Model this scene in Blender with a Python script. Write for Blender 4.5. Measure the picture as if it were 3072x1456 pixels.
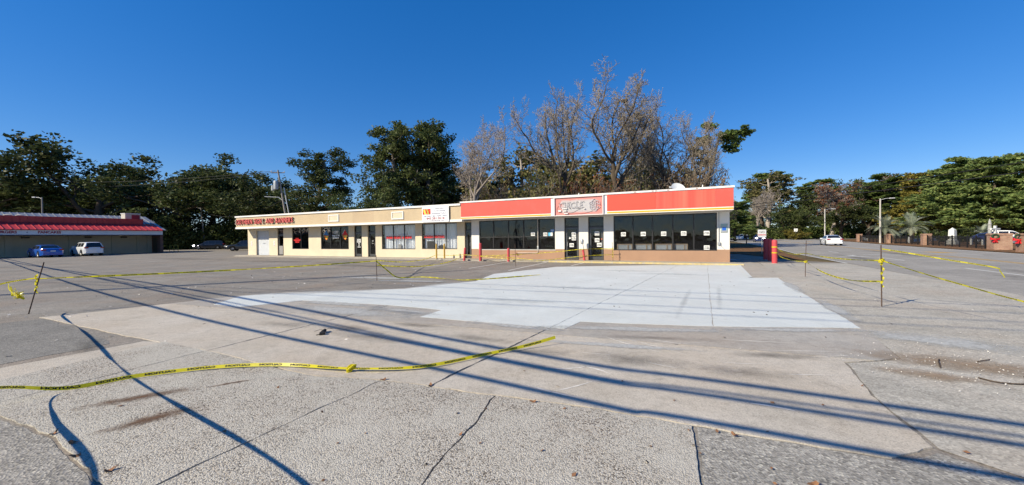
import bpy, bmesh, math, random
import numpy as np
from mathutils import Vector, Matrix
R = math.radians
random.seed(5)
for o in list(bpy.data.objects): bpy.data.objects.remove(o)
SC = bpy.context.scene
C = SC.collection
# ---------------------------------------------------------------- camera
cam = bpy.data.cameras.new('camera'); camo = bpy.data.objects.new('camera', cam); C.objects.link(camo)
cam.sensor_width = 36; cam.lens = 13.513; cam.clip_end = 3000; cam.clip_start = 0.05
camo.matrix_world = Matrix.Translation((0, 0, 1.7)) @ Matrix.Rotation(R(90 - 0.807), 4, 'X') @ Matrix.Rotation(R(-0.68), 4, 'Z')
SC.camera = camo
# ---------------------------------------------------------------- sky and sun
SUN_AZ = math.atan2(.456, .89)          # ground direction in which shadows fall
SUN_EL = R(33)
w = bpy.data.worlds.new('World'); SC.world = w; w.use_nodes = True
nt = w.node_tree; bg = nt.nodes['Background']
sky = nt.nodes.new('ShaderNodeTexSky'); sky.sky_type = 'NISHITA'; sky.sun_disc = False
sky.sun_elevation = SUN_EL
sx, sy = -math.cos(SUN_AZ), -math.sin(SUN_AZ)
sky.sun_rotation = math.atan2(sx, sy)
sky.air_density = 0.88; sky.dust_density = 0.0; sky.ozone_density = 6.5; sky.altitude = 0
hsv = nt.nodes.new('ShaderNodeHueSaturation'); gam = nt.nodes.new('ShaderNodeGamma')      # the deep saturated blue of a clear winter noon
nt.links.new(sky.outputs[0], gam.inputs[0]); nt.links.new(gam.outputs[0], hsv.inputs['Color']); nt.links.new(hsv.outputs[0], bg.inputs[0])
gam.inputs[1].default_value = .608; hsv.inputs['Saturation'].default_value = 1.583; hsv.inputs['Hue'].default_value = .515; hsv.inputs['Value'].default_value = 1.284; bg.inputs[1].default_value = 0.15
sl = bpy.data.lights.new('sun', 'SUN'); sl.energy = 5.0; sl.angle = R(0.42); sl.color = (1, .905, .71)
so = bpy.data.objects.new('sun', sl); C.objects.link(so)
d = Vector((math.cos(SUN_AZ) * math.cos(SUN_EL), math.sin(SUN_AZ) * math.cos(SUN_EL), -math.sin(SUN_EL)))
so.rotation_euler = d.to_track_quat('-Z', 'Y').to_euler(); so.location = (-30, -20, 40)
vs = SC.view_settings; vs.view_transform = 'Standard'; vs.look = 'None'; vs.exposure = 0.45; vs.gamma = 1; vs.use_curve_mapping = False
SC.cycles.max_bounces = 6; SC.cycles.transparent_max_bounces = 12
# ---------------------------------------------------------------- materials
MATS = {}
def newmat(name):
    m = bpy.data.materials.new(name); m.use_nodes = True
    n = m.node_tree.nodes; l = m.node_tree.links
    return m, n, l, n['Principled BSDF']
def mix(n, l, a, b, f, mode='MIX'):
    x = n.new('ShaderNodeMix'); x.data_type = 'RGBA'; x.blend_type = mode
    for s, v in ((x.inputs[6], a), (x.inputs[7], b), (x.inputs[0], f)):
        if hasattr(v, 'links'): l.new(v, s)
        elif isinstance(v, (int, float)): s.default_value = v
        else: s.default_value = (*v, 1)
    return x.outputs[2]
def pos(n, l, scale=(1, 1, 1), rot=0, obj=False):
    g = n.new('ShaderNodeTexCoord').outputs['Object'] if obj else n.new('ShaderNodeNewGeometry').outputs['Position']
    mp = n.new('ShaderNodeMapping'); mp.inputs['Scale'].default_value = scale; mp.inputs['Rotation'].default_value = (0, 0, rot)
    l.new(g, mp.inputs[0]); return mp.outputs[0]
def noise(n, l, p, scale, detail=4, rough=.6, lo=.35, hi=.65):
    t = n.new('ShaderNodeTexNoise'); t.inputs['Scale'].default_value = scale; t.inputs['Detail'].default_value = detail; t.inputs['Roughness'].default_value = rough
    l.new(p, t.inputs['Vector'])
    r = n.new('ShaderNodeMapRange'); r.inputs[1].default_value = lo; r.inputs[2].default_value = hi
    l.new(t.outputs[0], r.inputs[0]); return r.outputs[0]
def bump(n, l, h, strength, dist, bsdf):
    b = n.new('ShaderNodeBump'); b.inputs['Strength'].default_value = strength; b.inputs['Distance'].default_value = dist
    l.new(h, b.inputs['Height']); l.new(b.outputs[0], bsdf.inputs['Normal'])
def M(name, col, rough=.7, var=.15, scale=1.5, spec=.3, metal=0, bmp=0, bscale=40, dirt=None, coat=0, emit=0):
    if name in MATS: return MATS[name]
    m, n, l, b = newmat(name); p = pos(n, l)
    f = noise(n, l, p, scale, 6)
    dk = tuple(c * (1 - var) for c in col); lt = tuple(min(1, c * (1 + var * .6)) for c in col)
    c = mix(n, l, dk, lt, f)
    f2 = noise(n, l, p, scale * 14, 3)
    c = mix(n, l, c, mix(n, l, dk, lt, f2), .35)
    if dirt:
        c = mix(n, l, c, dirt[0], mul(n, l, noise(n, l, p, dirt[1], 8, .7, .5, .75), dirt[2]))
    l.new(c, b.inputs['Base Color']); b.inputs['Roughness'].default_value = rough; b.inputs['Metallic'].default_value = metal
    b.inputs['Specular IOR Level'].default_value = spec; b.inputs['Coat Weight'].default_value = coat; b.inputs['Coat Roughness'].default_value = .05
    if bmp: bump(n, l, noise(n, l, p, bscale, 5), bmp, .02, b)
    if emit: l.new(c, b.inputs['Emission Color']); b.inputs['Emission Strength'].default_value = emit
    MATS[name] = m; return m
def mul(n, l, a, b):
    x = n.new('ShaderNodeMath'); x.operation = 'MULTIPLY'
    for s, v in zip(x.inputs, (a, b)):
        if hasattr(v, 'links'): l.new(v, s)
        else: s.default_value = v
    return x.outputs[0]
def glassmat(name, tint, gloss=.04, rough=.02):
    m, n, l, b = newmat(name); n.remove(b)
    tr = n.new('ShaderNodeBsdfTransparent'); tr.inputs[0].default_value = (*tint, 1)
    gl = n.new('ShaderNodeBsdfGlossy'); gl.inputs['Roughness'].default_value = rough
    lw = n.new('ShaderNodeLayerWeight'); pw_ = n.new('ShaderNodeMath'); pw_.operation = 'POWER'; pw_.inputs[1].default_value = 5; l.new(lw.outputs['Facing'], pw_.inputs[0])
    fr = n.new('ShaderNodeMath'); fr.operation = 'MULTIPLY_ADD'; fr.inputs[1].default_value = .9; fr.inputs[2].default_value = gloss; l.new(pw_.outputs[0], fr.inputs[0])
    nb = n.new('ShaderNodeBump'); nb.inputs['Strength'].default_value = .05; nb.inputs['Distance'].default_value = .1
    l.new(noise(n, l, pos(n, l), .8, 2), nb.inputs['Height']); l.new(nb.outputs[0], gl.inputs['Normal'])
    x = n.new('ShaderNodeMixShader'); l.new(fr.outputs[0], x.inputs[0]); l.new(tr.outputs[0], x.inputs[1]); l.new(gl.outputs[0], x.inputs[2])
    l.new(x.outputs[0], n['Material Output'].inputs[0]); MATS[name] = m; return m
def voro(n, l, p, scale, feature='F1', out='Distance'):
    v = n.new('ShaderNodeTexVoronoi'); v.feature = feature; v.inputs['Scale'].default_value = scale; l.new(p, v.inputs['Vector']); return v.outputs[out]
def ramp(n, l, f, stops):
    r = n.new('ShaderNodeValToRGB'); l.new(f, r.inputs[0]); e = r.color_ramp.elements
    while len(e) < len(stops): e.new(.5)
    for q, (t, c) in zip(e, stops): q.position = t; q.color = (*c, 1)
    return r.outputs[0]
def asphalt(name, a, b, speck=.5, scale=55, warm=None, streak=.25, bmp=.5):
    m, n, l, bs = newmat(name); p = pos(n, l)
    c = mix(n, l, a, b, noise(n, l, p, .35, 7, .65))
    c = mix(n, l, c, tuple(x * .72 for x in a), mul(n, l, noise(n, l, p, 1.3, 8, .7, .5, .7), .6))
    if warm: c = mix(n, l, c, warm, mul(n, l, noise(n, l, p, .6, 6, .6, .45, .7), .6))
    # stretched wear streaks along the drive direction
    ps = pos(n, l, (.25, 3, 1), R(-25))
    c = mix(n, l, c, tuple(x * .6 for x in a), mul(n, l, noise(n, l, ps, 1.1, 6, .7, .55, .8), streak))
    c = mix(n, l, c, ramp(n, l, noise(n, l, p, 5, 9, .75, .25, .75), [(0, (.7, .69, .68)), (.5, (1, 1, 1)), (1, (1.15, 1.15, 1.15))]), .8, 'MULTIPLY')
    v = voro(n, l, p, scale, 'F1', 'Color'); sep = n.new('ShaderNodeSeparateColor'); l.new(v, sep.inputs[0])
    sp = ramp(n, l, sep.outputs[0], [(0, (.45, .45, .45)), (.45, (.9, .9, .9)), (.8, (1.1, 1.1, 1.1)), (1, (1.6, 1.6, 1.55))])
    c = mix(n, l, c, sp, speck, 'MULTIPLY')
    l.new(c, bs.inputs['Base Color']); bs.inputs['Roughness'].default_value = .88; bs.inputs['Specular IOR Level'].default_value = .2
    bump(n, l, voro(n, l, p, scale), bmp, .008, bs); MATS[name] = m; return m
def aggregate(name):
    m, n, l, bs = newmat(name); p = pos(n, l)
    wv = n.new('ShaderNodeTexNoise'); wv.inputs['Scale'].default_value = 30; l.new(p, wv.inputs['Vector'])
    pw = mix(n, l, p, wv.outputs['Color'], .012)
    v = n.new('ShaderNodeTexVoronoi'); v.inputs['Scale'].default_value = 88; l.new(pw, v.inputs['Vector'])
    sep = n.new('ShaderNodeSeparateColor'); l.new(v.outputs['Color'], sep.inputs[0])
    st = ramp(n, l, sep.outputs[1], [(0, (.1, .085, .07)), (.2, (.16, .135, .11)), (.28, (.48, .44, .375)), (.65, (.58, .54, .47)), (.9, (.54, .46, .36)), (1, (.72, .69, .62))])
    gap = ramp(n, l, v.outputs['Distance'], [(.3, (1, 1, 1)), (.66, (.5, .48, .46))])
    c = mix(n, l, st, gap, .7, 'MULTIPLY')
    c = mix(n, l, c, (.5, .47, .405), mul(n, l, noise(n, l, p, 1.1, 8, .65, .38, .66), .75))
    c = mix(n, l, c, (.3, .24, .19), mul(n, l, noise(n, l, p, 1.7, 7, .7, .55, .8), .35))
    l.new(c, bs.inputs['Base Color']); bs.inputs['Roughness'].default_value = .85; bs.inputs['Specular IOR Level'].default_value = .25
    inv = n.new('ShaderNodeMath'); inv.operation = 'SUBTRACT'; inv.inputs[0].default_value = 1; l.new(v.outputs['Distance'], inv.inputs[1])
    bump(n, l, inv.outputs[0], .7, .008, bs); MATS[name] = m; return m
def concrete(name, a, b, warm, fine=.35, dark=.5):
    m, n, l, bs = newmat(name); p = pos(n, l)
    c = mix(n, l, a, b, noise(n, l, p, .9, 8, .65))
    c = mix(n, l, c, warm, mul(n, l, noise(n, l, p, .5, 6, .6, .4, .7), .7))
    c = mix(n, l, c, tuple(x * .55 for x in a), mul(n, l, noise(n, l, p, 1.6, 9, .75, .55, .78), dark))
    c = mix(n, l, c, ramp(n, l, noise(n, l, p, 7, 9, .75, .25, .75), [(0, (.72, .71, .7)), (.5, (1, 1, 1)), (1, (1.12, 1.12, 1.12))]), .8 if fine > .2 else .2, 'MULTIPLY')
    v = voro(n, l, p, 110, 'F1', 'Color'); sep = n.new('ShaderNodeSeparateColor'); l.new(v, sep.inputs[0])
    c = mix(n, l, c, ramp(n, l, sep.outputs[0], [(0, (.55, .55, .55)), (.4, (1, 1, 1)), (1, (1.25, 1.25, 1.25))]), fine, 'MULTIPLY')
    l.new(c, bs.inputs['Base Color']); bs.inputs['Roughness'].default_value = .85; bs.inputs['Specular IOR Level'].default_value = .25
    bump(n, l, noise(n, l, p, 60, 5), .35, .008, bs); MATS[name] = m; return m
def stucco(name, a, stain=.3):
    m, n, l, bs = newmat(name); p = pos(n, l)
    c = mix(n, l, a, tuple(x * .9 for x in a), noise(n, l, p, .7, 7, .6))
    c = mix(n, l, c, tuple(x * .62 for x in a), mul(n, l, noise(n, l, pos(n, l, (1, 1, .35)), 1.1, 9, .75, .55, .8), stain))
    l.new(c, bs.inputs['Base Color']); bs.inputs['Roughness'].default_value = .9; bs.inputs['Specular IOR Level'].default_value = .2
    bump(n, l, noise(n, l, p, 70, 4), .4, .01, bs); MATS[name] = m; return m
def leafmat(name, cols, trans=.25, rough=.55):
    m, n, l, b = newmat(name)
    at = n.new('ShaderNodeAttribute'); at.attribute_name = 'tone'
    oi = n.new('ShaderNodeObjectInfo')
    c = ramp(n, l, at.outputs['Fac'], [(i / (len(cols) - 1), q) for i, q in enumerate(cols)])
    hs = n.new('ShaderNodeHueSaturation'); l.new(c, hs.inputs['Color'])
    mr = n.new('ShaderNodeMapRange'); mr.inputs[3].default_value = .75; mr.inputs[4].default_value = 1.25; l.new(oi.outputs['Random'], mr.inputs[0]); l.new(mr.outputs[0], hs.inputs['Value'])
    l.new(hs.outputs[0], b.inputs['Base Color']); b.inputs['Roughness'].default_value = rough; b.inputs['Specular IOR Level'].default_value = .12
    t = n.new('ShaderNodeBsdfTranslucent'); l.new(hs.outputs[0], t.inputs[0])
    x = n.new('ShaderNodeMixShader'); x.inputs[0].default_value = trans; l.new(b.outputs[0], x.inputs[1]); l.new(t.outputs[0], x.inputs[2])
    l.new(x.outputs[0], n['Material Output'].inputs[0]); MATS[name] = m; return m
def brick(name, a, b, mortar, sc=5.5):
    m, n, l, bs = newmat(name); tc = n.new('ShaderNodeTexCoord')
    sp = n.new('ShaderNodeSeparateXYZ'); l.new(tc.outputs['Object'], sp.inputs[0])
    ad = n.new('ShaderNodeMath'); ad.operation = 'ADD'; l.new(sp.outputs[0], ad.inputs[0]); l.new(sp.outputs[1], ad.inputs[1])
    cm = n.new('ShaderNodeCombineXYZ'); l.new(ad.outputs[0], cm.inputs[0]); l.new(sp.outputs[2], cm.inputs[1])
    t = n.new('ShaderNodeTexBrick'); t.inputs['Scale'].default_value = sc; t.inputs['Color1'].default_value = (*a, 1); t.inputs['Color2'].default_value = (*b, 1); t.inputs['Mortar'].default_value = (*mortar, 1)
    t.inputs['Mortar Size'].default_value = .022; t.inputs['Row Height'].default_value = .4; t.inputs['Brick Width'].default_value = 1.1; l.new(cm.outputs[0], t.inputs['Vector'])
    l.new(mix(n, l, t.outputs[0], (.12, .06, .04), mul(n, l, noise(n, l, pos(n, l), 2.5, 6), .4)), bs.inputs['Base Color']); bs.inputs['Roughness'].default_value = .85
    bump(n, l, t.outputs['Fac'], -.5, .01, bs); MATS[name] = m; return m
def decal(name, col, scale=1.2, lo=.3, hi=.6, rough=.9, maxa=.9, stretch=(1, 1, 1)):
    # thin film whose edge breaks up (dust, spilt soil): radial falloff in its own coordinates times noise
    m, n, l, b = newmat(name); p = pos(n, l, stretch)
    at = n.new('ShaderNodeAttribute'); at.attribute_name = 'tone'
    f = mul(n, l, noise(n, l, p, scale, 8, .7, .2, .7), 1.0)
    ad = n.new('ShaderNodeMath'); ad.operation = 'MULTIPLY_ADD'; l.new(at.outputs['Fac'], ad.inputs[0]); ad.inputs[1].default_value = 1.3; l.new(f, ad.inputs[2])
    r = n.new('ShaderNodeMapRange'); r.inputs[1].default_value = .75 + lo; r.inputs[2].default_value = .75 + hi; r.inputs[4].default_value = maxa; l.new(ad.outputs[0], r.inputs[0])
    c = mix(n, l, tuple(x * .75 for x in col), tuple(x * 1.15 for x in col), noise(n, l, p, 20, 5))
    l.new(c, b.inputs['Base Color']); b.inputs['Roughness'].default_value = rough; b.inputs['Specular IOR Level'].default_value = .15
    l.new(r.outputs[0], b.inputs['Alpha']); MATS[name] = m; return m
# ---------------------------------------------------------------- mesh helpers
def tag(o, label=None, cat=None, group=None, kind=None):
    for k, v in (('label', label), ('category', cat), ('group', group), ('kind', kind)):
        if v: o[k] = v
    return o
def empty(name, loc=(0, 0, 0), rz=0, label=None, cat=None, group=None):
    o = bpy.data.objects.new(name, None); C.objects.link(o); o.location = loc; o.rotation_euler = (0, 0, rz); o.empty_display_size = .2
    return tag(o, label, cat, group)
def link(name, me, mat=None, parent=None):
    o = bpy.data.objects.new(name, me); C.objects.link(o)
    if mat is not None and not me.materials: me.materials.append(mat)
    if parent: o.parent = parent
    return o
class B:
    def __init__(s): s.v = []; s.f = []
    def add(s, vs, fs):
        k = len(s.v); s.v += [tuple(map(float, q)) for q in vs]; s.f += [tuple(i + k for i in q) for q in fs]; return s
    def box(s, x0, x1, y0, y1, z0, z1):
        return s.add([(x0, y0, z0), (x1, y0, z0), (x1, y1, z0), (x0, y1, z0), (x0, y0, z1), (x1, y0, z1), (x1, y1, z1), (x0, y1, z1)],
                     [(0, 3, 2, 1), (4, 5, 6, 7), (0, 1, 5, 4), (1, 2, 6, 5), (2, 3, 7, 6), (3, 0, 4, 7)])
    def bbox(s, x0, x1, y0, y1, z0, z1, b=.02):
        # chamfered box
        bm = bmesh.new(); t = B().box(x0, x1, y0, y1, z0, z1); vv = [bm.verts.new(q) for q in t.v]
        for q in t.f: bm.faces.new([vv[i] for i in q])
        bmesh.ops.bevel(bm, geom=bm.edges[:], offset=b, segments=2, affect='EDGES', profile=.6)
        bm.verts.index_update(); s.add([q.co for q in bm.verts], [[q.index for q in f.verts] for f in bm.faces]); bm.free(); return s
    def quad(s, a, b, c, d): return s.add([a, b, c, d], [(0, 1, 2, 3)])
    def tube(s, pts, r, k=8, cap=True):
        pts = [Vector(p) for p in pts]; n = len(pts)
        rr = r if isinstance(r, (list, tuple)) else [r] * n
        vs = []; prev = None
        for i, p in enumerate(pts):
            t = (pts[min(i + 1, n - 1)] - pts[max(i - 1, 0)]).normalized()
            if prev is None:
                u = t.cross(Vector((0, 0, 1)))
                if u.length < .1: u = t.cross(Vector((0, 1, 0)))
            else: u = prev - t * prev.dot(t)
            u.normalize(); prev = u; q = t.cross(u)
            for j in range(k):
                a = 2 * math.pi * j / k; vs.append(p + (u * math.cos(a) + q * math.sin(a)) * rr[i])
        fs = [(i * k + j, i * k + (j + 1) % k, (i + 1) * k + (j + 1) % k, (i + 1) * k + j) for i in range(n - 1) for j in range(k)]
        if cap: fs += [tuple(reversed(range(k))), tuple(range((n - 1) * k, n * k))]
        return s.add(vs, fs)
    def lathe(s, prof, k=20, at=(0, 0, 0), axis='z'):
        vs = []
        for r, z in prof:
            for j in range(k):
                a = 2 * math.pi * j / k; c, q = r * math.cos(a), r * math.sin(a)
                vs.append({'z': (c, q, z), 'y': (c, z, q), 'x': (z, c, q)}[axis])
        vs = [(x + at[0], y + at[1], z + at[2]) for x, y, z in vs]; n = len(prof)
        fs = [(i * k + j, i * k + (j + 1) % k, (i + 1) * k + (j + 1) % k, (i + 1) * k + j) for i in range(n - 1) for j in range(k)]
        fs += [tuple(reversed(range(k))), tuple(range((n - 1) * k, n * k))]
        return s.add(vs, fs)
    def prism(s, poly, z0, z1):
        n = len(poly); vs = [(x, y, z0) for x, y in poly] + [(x, y, z1) for x, y in poly]
        return s.add(vs, [tuple(reversed(range(n))), tuple(range(n, 2 * n))] + [(i, (i + 1) % n, n + (i + 1) % n, n + i) for i in range(n)])
    def mesh(s, name, smooth=False):
        me = bpy.data.meshes.new(name); me.from_pydata(s.v, [], s.f); me.update()
        if smooth:
            me.polygons.foreach_set('use_smooth', [True] * len(me.polygons))
            try: me.set_sharp_from_angle(angle=R(40))
            except Exception: pass
        return me
    def build(s, name, mat, parent=None, smooth=False): return link(name, s.mesh(name, smooth), mat, parent)
def fixn(me):
    bm = bmesh.new(); bm.from_mesh(me); bmesh.ops.recalc_face_normals(bm, faces=bm.faces); bm.to_mesh(me); bm.free(); return me
def npmesh(name, v, f, smooth=False, tone=None):
    v = np.asarray(v, np.float32); f = np.asarray(f, np.int32); me = bpy.data.meshes.new(name)
    me.vertices.add(len(v)); me.vertices.foreach_set('co', v.ravel())
    k = f.shape[1]; me.loops.add(f.size); me.loops.foreach_set('vertex_index', f.ravel())
    me.polygons.add(len(f)); me.polygons.foreach_set('loop_start', np.arange(0, f.size, k, dtype=np.int32))
    if smooth: me.polygons.foreach_set('use_smooth', np.ones(len(f), bool))
    if tone is not None:
        a = me.attributes.new('tone', 'FLOAT', 'POINT'); a.data.foreach_set('value', np.asarray(tone, np.float32))
    me.update(); me.validate(); return me
def copy_tree(o, parent=None):
    c = o.copy(); C.objects.link(c); c.parent = parent
    for ch in list(o.children): copy_tree(ch, c)
    return c
def tmesh(s, size, align='CENTER', depth=.004, stretch=1.0, bold=0):
    cu = bpy.data.curves.new('t', 'FONT'); cu.body = s; cu.size = size; cu.align_x = align; cu.align_y = 'CENTER'; cu.extrude = depth; cu.resolution_u = 3; cu.offset = bold
    o = bpy.data.objects.new('t', cu); me = bpy.data.meshes.new_from_object(o); bpy.data.objects.remove(o)
    v = np.empty(len(me.vertices) * 3, np.float32); me.vertices.foreach_get('co', v); v = v.reshape(-1, 3); v[:, 0] *= stretch
    me.vertices.foreach_set('co', v.ravel()); me.materials.clear(); return me
def wtext(name, s, x, y, z, size, mat, parent, align='CENTER', depth=.003, stretch=1.0, bold=0, rot=0):
    # lettering standing upright in the x/z plane, read from -y
    me = tmesh(s, size, align, depth, stretch, bold)
    me.transform(Matrix.Translation((x, y, z)) @ Matrix.Rotation(rot, 4, 'Y') @ Matrix.Rotation(R(90), 4, 'X')); me.update()
    return link(name, me, mat, parent)
# ---------------------------------------------------------------- ground, lot, road
asphalt('lot_asphalt', (.21, .192, .168), (.3, .275, .24), .55, 60, (.29, .225, .17), .35)
asphalt('coarse_asphalt', (.27, .255, .225), (.37, .345, .305), .85, 52, None, .15, .8)
asphalt('coarse_asphalt_left', (.28, .262, .23), (.38, .35, .31), .8, 55, None, .15, .8)
asphalt('patch_asphalt', (.19, .18, .162), (.26, .245, .22), .6, 60, None, .3)
asphalt('worn_asphalt', (.38, .355, .305), (.48, .445, .385), .5, 60, (.42, .355, .285), .35)
asphalt('road_asphalt', (.28, .262, .235), (.36, .335, .3), .35, 60, None, .5)
aggregate('aggregate')
concrete('tan_concrete', (.43, .385, .32), (.52, .47, .4), (.47, .39, .3), .5, .75)
concrete('grey_concrete', (.33, .305, .27), (.42, .39, .345), (.4, .335, .27), .4, .7)
concrete('walk_concrete', (.34, .31, .265), (.43, .395, .34), (.38, .32, .25), .25, .4)
concrete('pad_paint', (.55, .575, .555), (.62, .645, .625), (.55, .555, .52), .15, .4)
M('leaf_litter', (.2, .11, .055), .95, .5, 3, .1, bmp=.8, bscale=25)
M('field', (.15, .115, .06), .95, .45, .6, .1, bmp=.6, bscale=15)
M('white_line', (.68, .67, .63), .8, .25, 6, dirt=((.3, .29, .27), 9, .8))
M('yellow_line', (.55, .33, .08), .8, .25, 6, dirt=((.25, .22, .18), 8, .85))
M('kerb_yellow', (.6, .48, .22), .8, .25, 5, dirt=((.47, .42, .34), 3.5, 1.6))

def sheet(name, poly, z, mat, kind='structure', parent=None):
    o = B().add([(x, y, z) for x, y in poly], [tuple(range(len(poly)))]).build(name, MATS[mat], parent)
    if not parent: o['kind'] = kind
    return o
def area(p): return sum(p[i][0] * p[(i + 1) % len(p)][1] - p[(i + 1) % len(p)][0] * p[i][1] for i in range(len(p))) / 2
def fn(x, y, s, k=0):
    return math.sin(x * s * 1.7 + k + 1.3 * math.sin(y * s * 1.1 + k)) * .5 + math.sin(y * s * 2.3 + k * 2.1 + 1.7 * math.sin(x * s * 1.9)) * .5
def jag(poly, step, amp, gap, gapvar=.6):
    if area(poly) < 0: poly = poly[::-1]
    pts = []
    for i, a in enumerate(poly):
        b = poly[(i + 1) % len(poly)]; L = math.dist(a, b); n = max(1, int(L / step))
        for j in range(n):
            t = j / n; pts.append((a[0] + (b[0] - a[0]) * t, a[1] + (b[1] - a[1]) * t))
    out = []; n = len(pts)
    for i, p in enumerate(pts):
        a, b = pts[i - 1], pts[(i + 1) % n]; tx, ty = b[0] - a[0], b[1] - a[1]; L = math.hypot(tx, ty) or 1
        nx, ny = -ty / L, tx / L
        x = p[0] + amp * (fn(p[0], p[1], 1.1) + .6 * fn(p[0], p[1], 4, 1) + .35 * fn(p[0], p[1], 13, 2)); y = p[1] + amp * (fn(p[1], p[0], 1.2, 3) + .6 * fn(p[1], p[0], 4.3, 4) + .35 * fn(p[0], p[1], 12, 5))
        g = gap * .5 * (1 + gapvar * fn(p[0], p[1], 9, 6))
        out.append((x + nx * g, y + ny * g))
    return out
def split(poly, lines):
    bm = bmesh.new(); bm.faces.new([bm.verts.new((x, y, 0)) for x, y in poly])
    for (ax, ay), (bx, by) in lines:
        bmesh.ops.bisect_plane(bm, geom=bm.verts[:] + bm.edges[:] + bm.faces[:], plane_co=(ax, ay, 0), plane_no=(-(by - ay), bx - ax, 0), dist=1e-5)
    r = [[(v.co.x, v.co.y) for v in f.verts] for f in bm.faces]; bm.free(); return r
def cen(p): return (sum(q[0] for q in p) / len(p), sum(q[1] for q in p) / len(p))
def slabs(parent, poly, lines, z0, z1, mat, step=.09, amp=.012, gap=.018, name='slab'):
    for p in split(poly, lines):
        if abs(area(p)) < .05: continue
        m = mat(cen(p)) if callable(mat) else mat
        B().prism(jag(p, step, amp, gap), z0, z1).build(name, MATS[m], parent)
def setting(name): o = empty(name); o['kind'] = 'structure'; return o

sheet('ground', [(-1500, -300), (1500, -300), (1500, 2200), (-1500, 2200)], -.03, 'field')
LOT = [(-140, -60), (7.5, -60), (8.6, 0), (19.2, 21.6), (18, 24), (19.5, 33), (16, 36), (22.5, 52), (10, 72), (-20, 96), (-140, 96)]
sheet('parking_lot', LOT, 0, 'lot_asphalt')
RL = [(-8, -60), (8.6, 0), (18.95, 21.6), (24.4, 32.9), (30.7, 44.3), (42, 68), (53, 92), (85, 170), (140, 300)]
RR = [(10, -40), (24.5, 4), (37.9, 28.4), (43.5, 38.4), (53.4, 55.6), (66, 75), (84, 107), (120, 185), (170, 300)]
sheet('road', RL + RR[::-1], .004, 'road_asphalt')
sheet('side_road', [(48, 80), (70, 82), (84, 107), (140, 120), (140, 132), (80, 122), (55, 96)], .006, 'road_asphalt')
sheet('verge', [(18.6, 24.2), (24.4, 34.5), (30.2, 44.8), (45, 76), (28, 64), (21, 42), (19.6, 33)], .008, 'leaf_litter')
sheet('verge_right', [(10.5, -40), (25.2, 4), (38.4, 28.2), (44, 38.2), (54, 55.4), (66.6, 74.8), (80, 100), (130, 110), (150, 0), (60, -40)], .012, 'leaf_litter')
def strip(name, pts, wd, z, mat, group=None, label=None):
    vs = []; fs = []
    for i, p in enumerate(pts):
        a, b = pts[max(0, i - 1)], pts[min(len(pts) - 1, i + 1)]; tx, ty = b[0] - a[0], b[1] - a[1]; L = math.hypot(tx, ty)
        nx, ny = -ty / L * wd / 2, tx / L * wd / 2; vs += [(p[0] + nx, p[1] + ny, z), (p[0] - nx, p[1] - ny, z)]
    fs = [(2 * i, 2 * i + 1, 2 * i + 3, 2 * i + 2) for i in range(len(pts) - 1)]
    o = B().add(vs, fs).build(name, MATS[mat]); o['kind'] = 'structure'; return o
off = lambda pts, dx, dy: [(x + dx, y + dy) for x, y in pts]
strip('edge_line', [(18.85, 21.64), (24.25, 32.87), (30.59, 44.33), (42.1, 68.2), (53.2, 92)], .13, .009, 'white_line')
strip('edge_line', off(RR[1:7], -.5, .25), .13, .009, 'white_line')
YL = [(17.5, 2), (26.35, 19.77), (29.35, 24.96), (33.4, 34.35), (44.2, 53.93), (53, 71), (66, 96)]
strip('centre_line', YL, .13, .009, 'yellow_line'); strip('centre_line', off(YL, .26, -.1), .13, .009, 'yellow_line')
strip('lane_line', [(33.6, 27.4), (35.2, 31), (37.2, 37), (43.2, 50.6)], .12, .009, 'white_line')
for a, b in (((29.84, 36.23), (28.48, 33.56)), ((35.28, 46.75), (34.2, 44.6)), ((25.34, 26.59), (23.7, 23.2)), ((21, 17.8), (19.4, 14.4)), ((41, 58), (39.6, 55.2))): strip('lane_dash', [a, b], .12, .009, 'white_line')
strip('lane_line', [(27.6, 30.2), (28.4, 29.6), (29.3, 28.8)], .22, .009, 'white_line')
B().add([(x, y, .0095) for x, y in [(23.6, 27.9), (24.6, 28.5), (25.9, 29.2), (25.7, 28.6), (24.9, 28.3), (25.2, 27.5), (25.35, 27.0), (24.6, 27.5), (24.3, 28.0)]], [tuple(range(9))]).build('turn_arrow', MATS['white_line'])['kind'] = 'structure'
for s in ([(35.2, 33.2), (34.8, 31.2), (35.6, 30.4), (36.4, 33)], [(60, 77), (61.5, 78), (62.5, 81), (61.5, 80.5)]): sheet('median_hatching', s, .0092, 'yellow_line')
for a, b in (((-2.91, 27.35), (-5.6, 21.5)), ((-.32, 26.18), (-2.4, 21.1)), ((2.27, 25.43), (-.2, 19.5)), ((-6.4, 29.2), (-8.6, 24.4)), ((4.6, 24.6), (3.4, 22.2))): strip('parking_stripe', [a, b], .1, .005, 'white_line')

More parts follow.
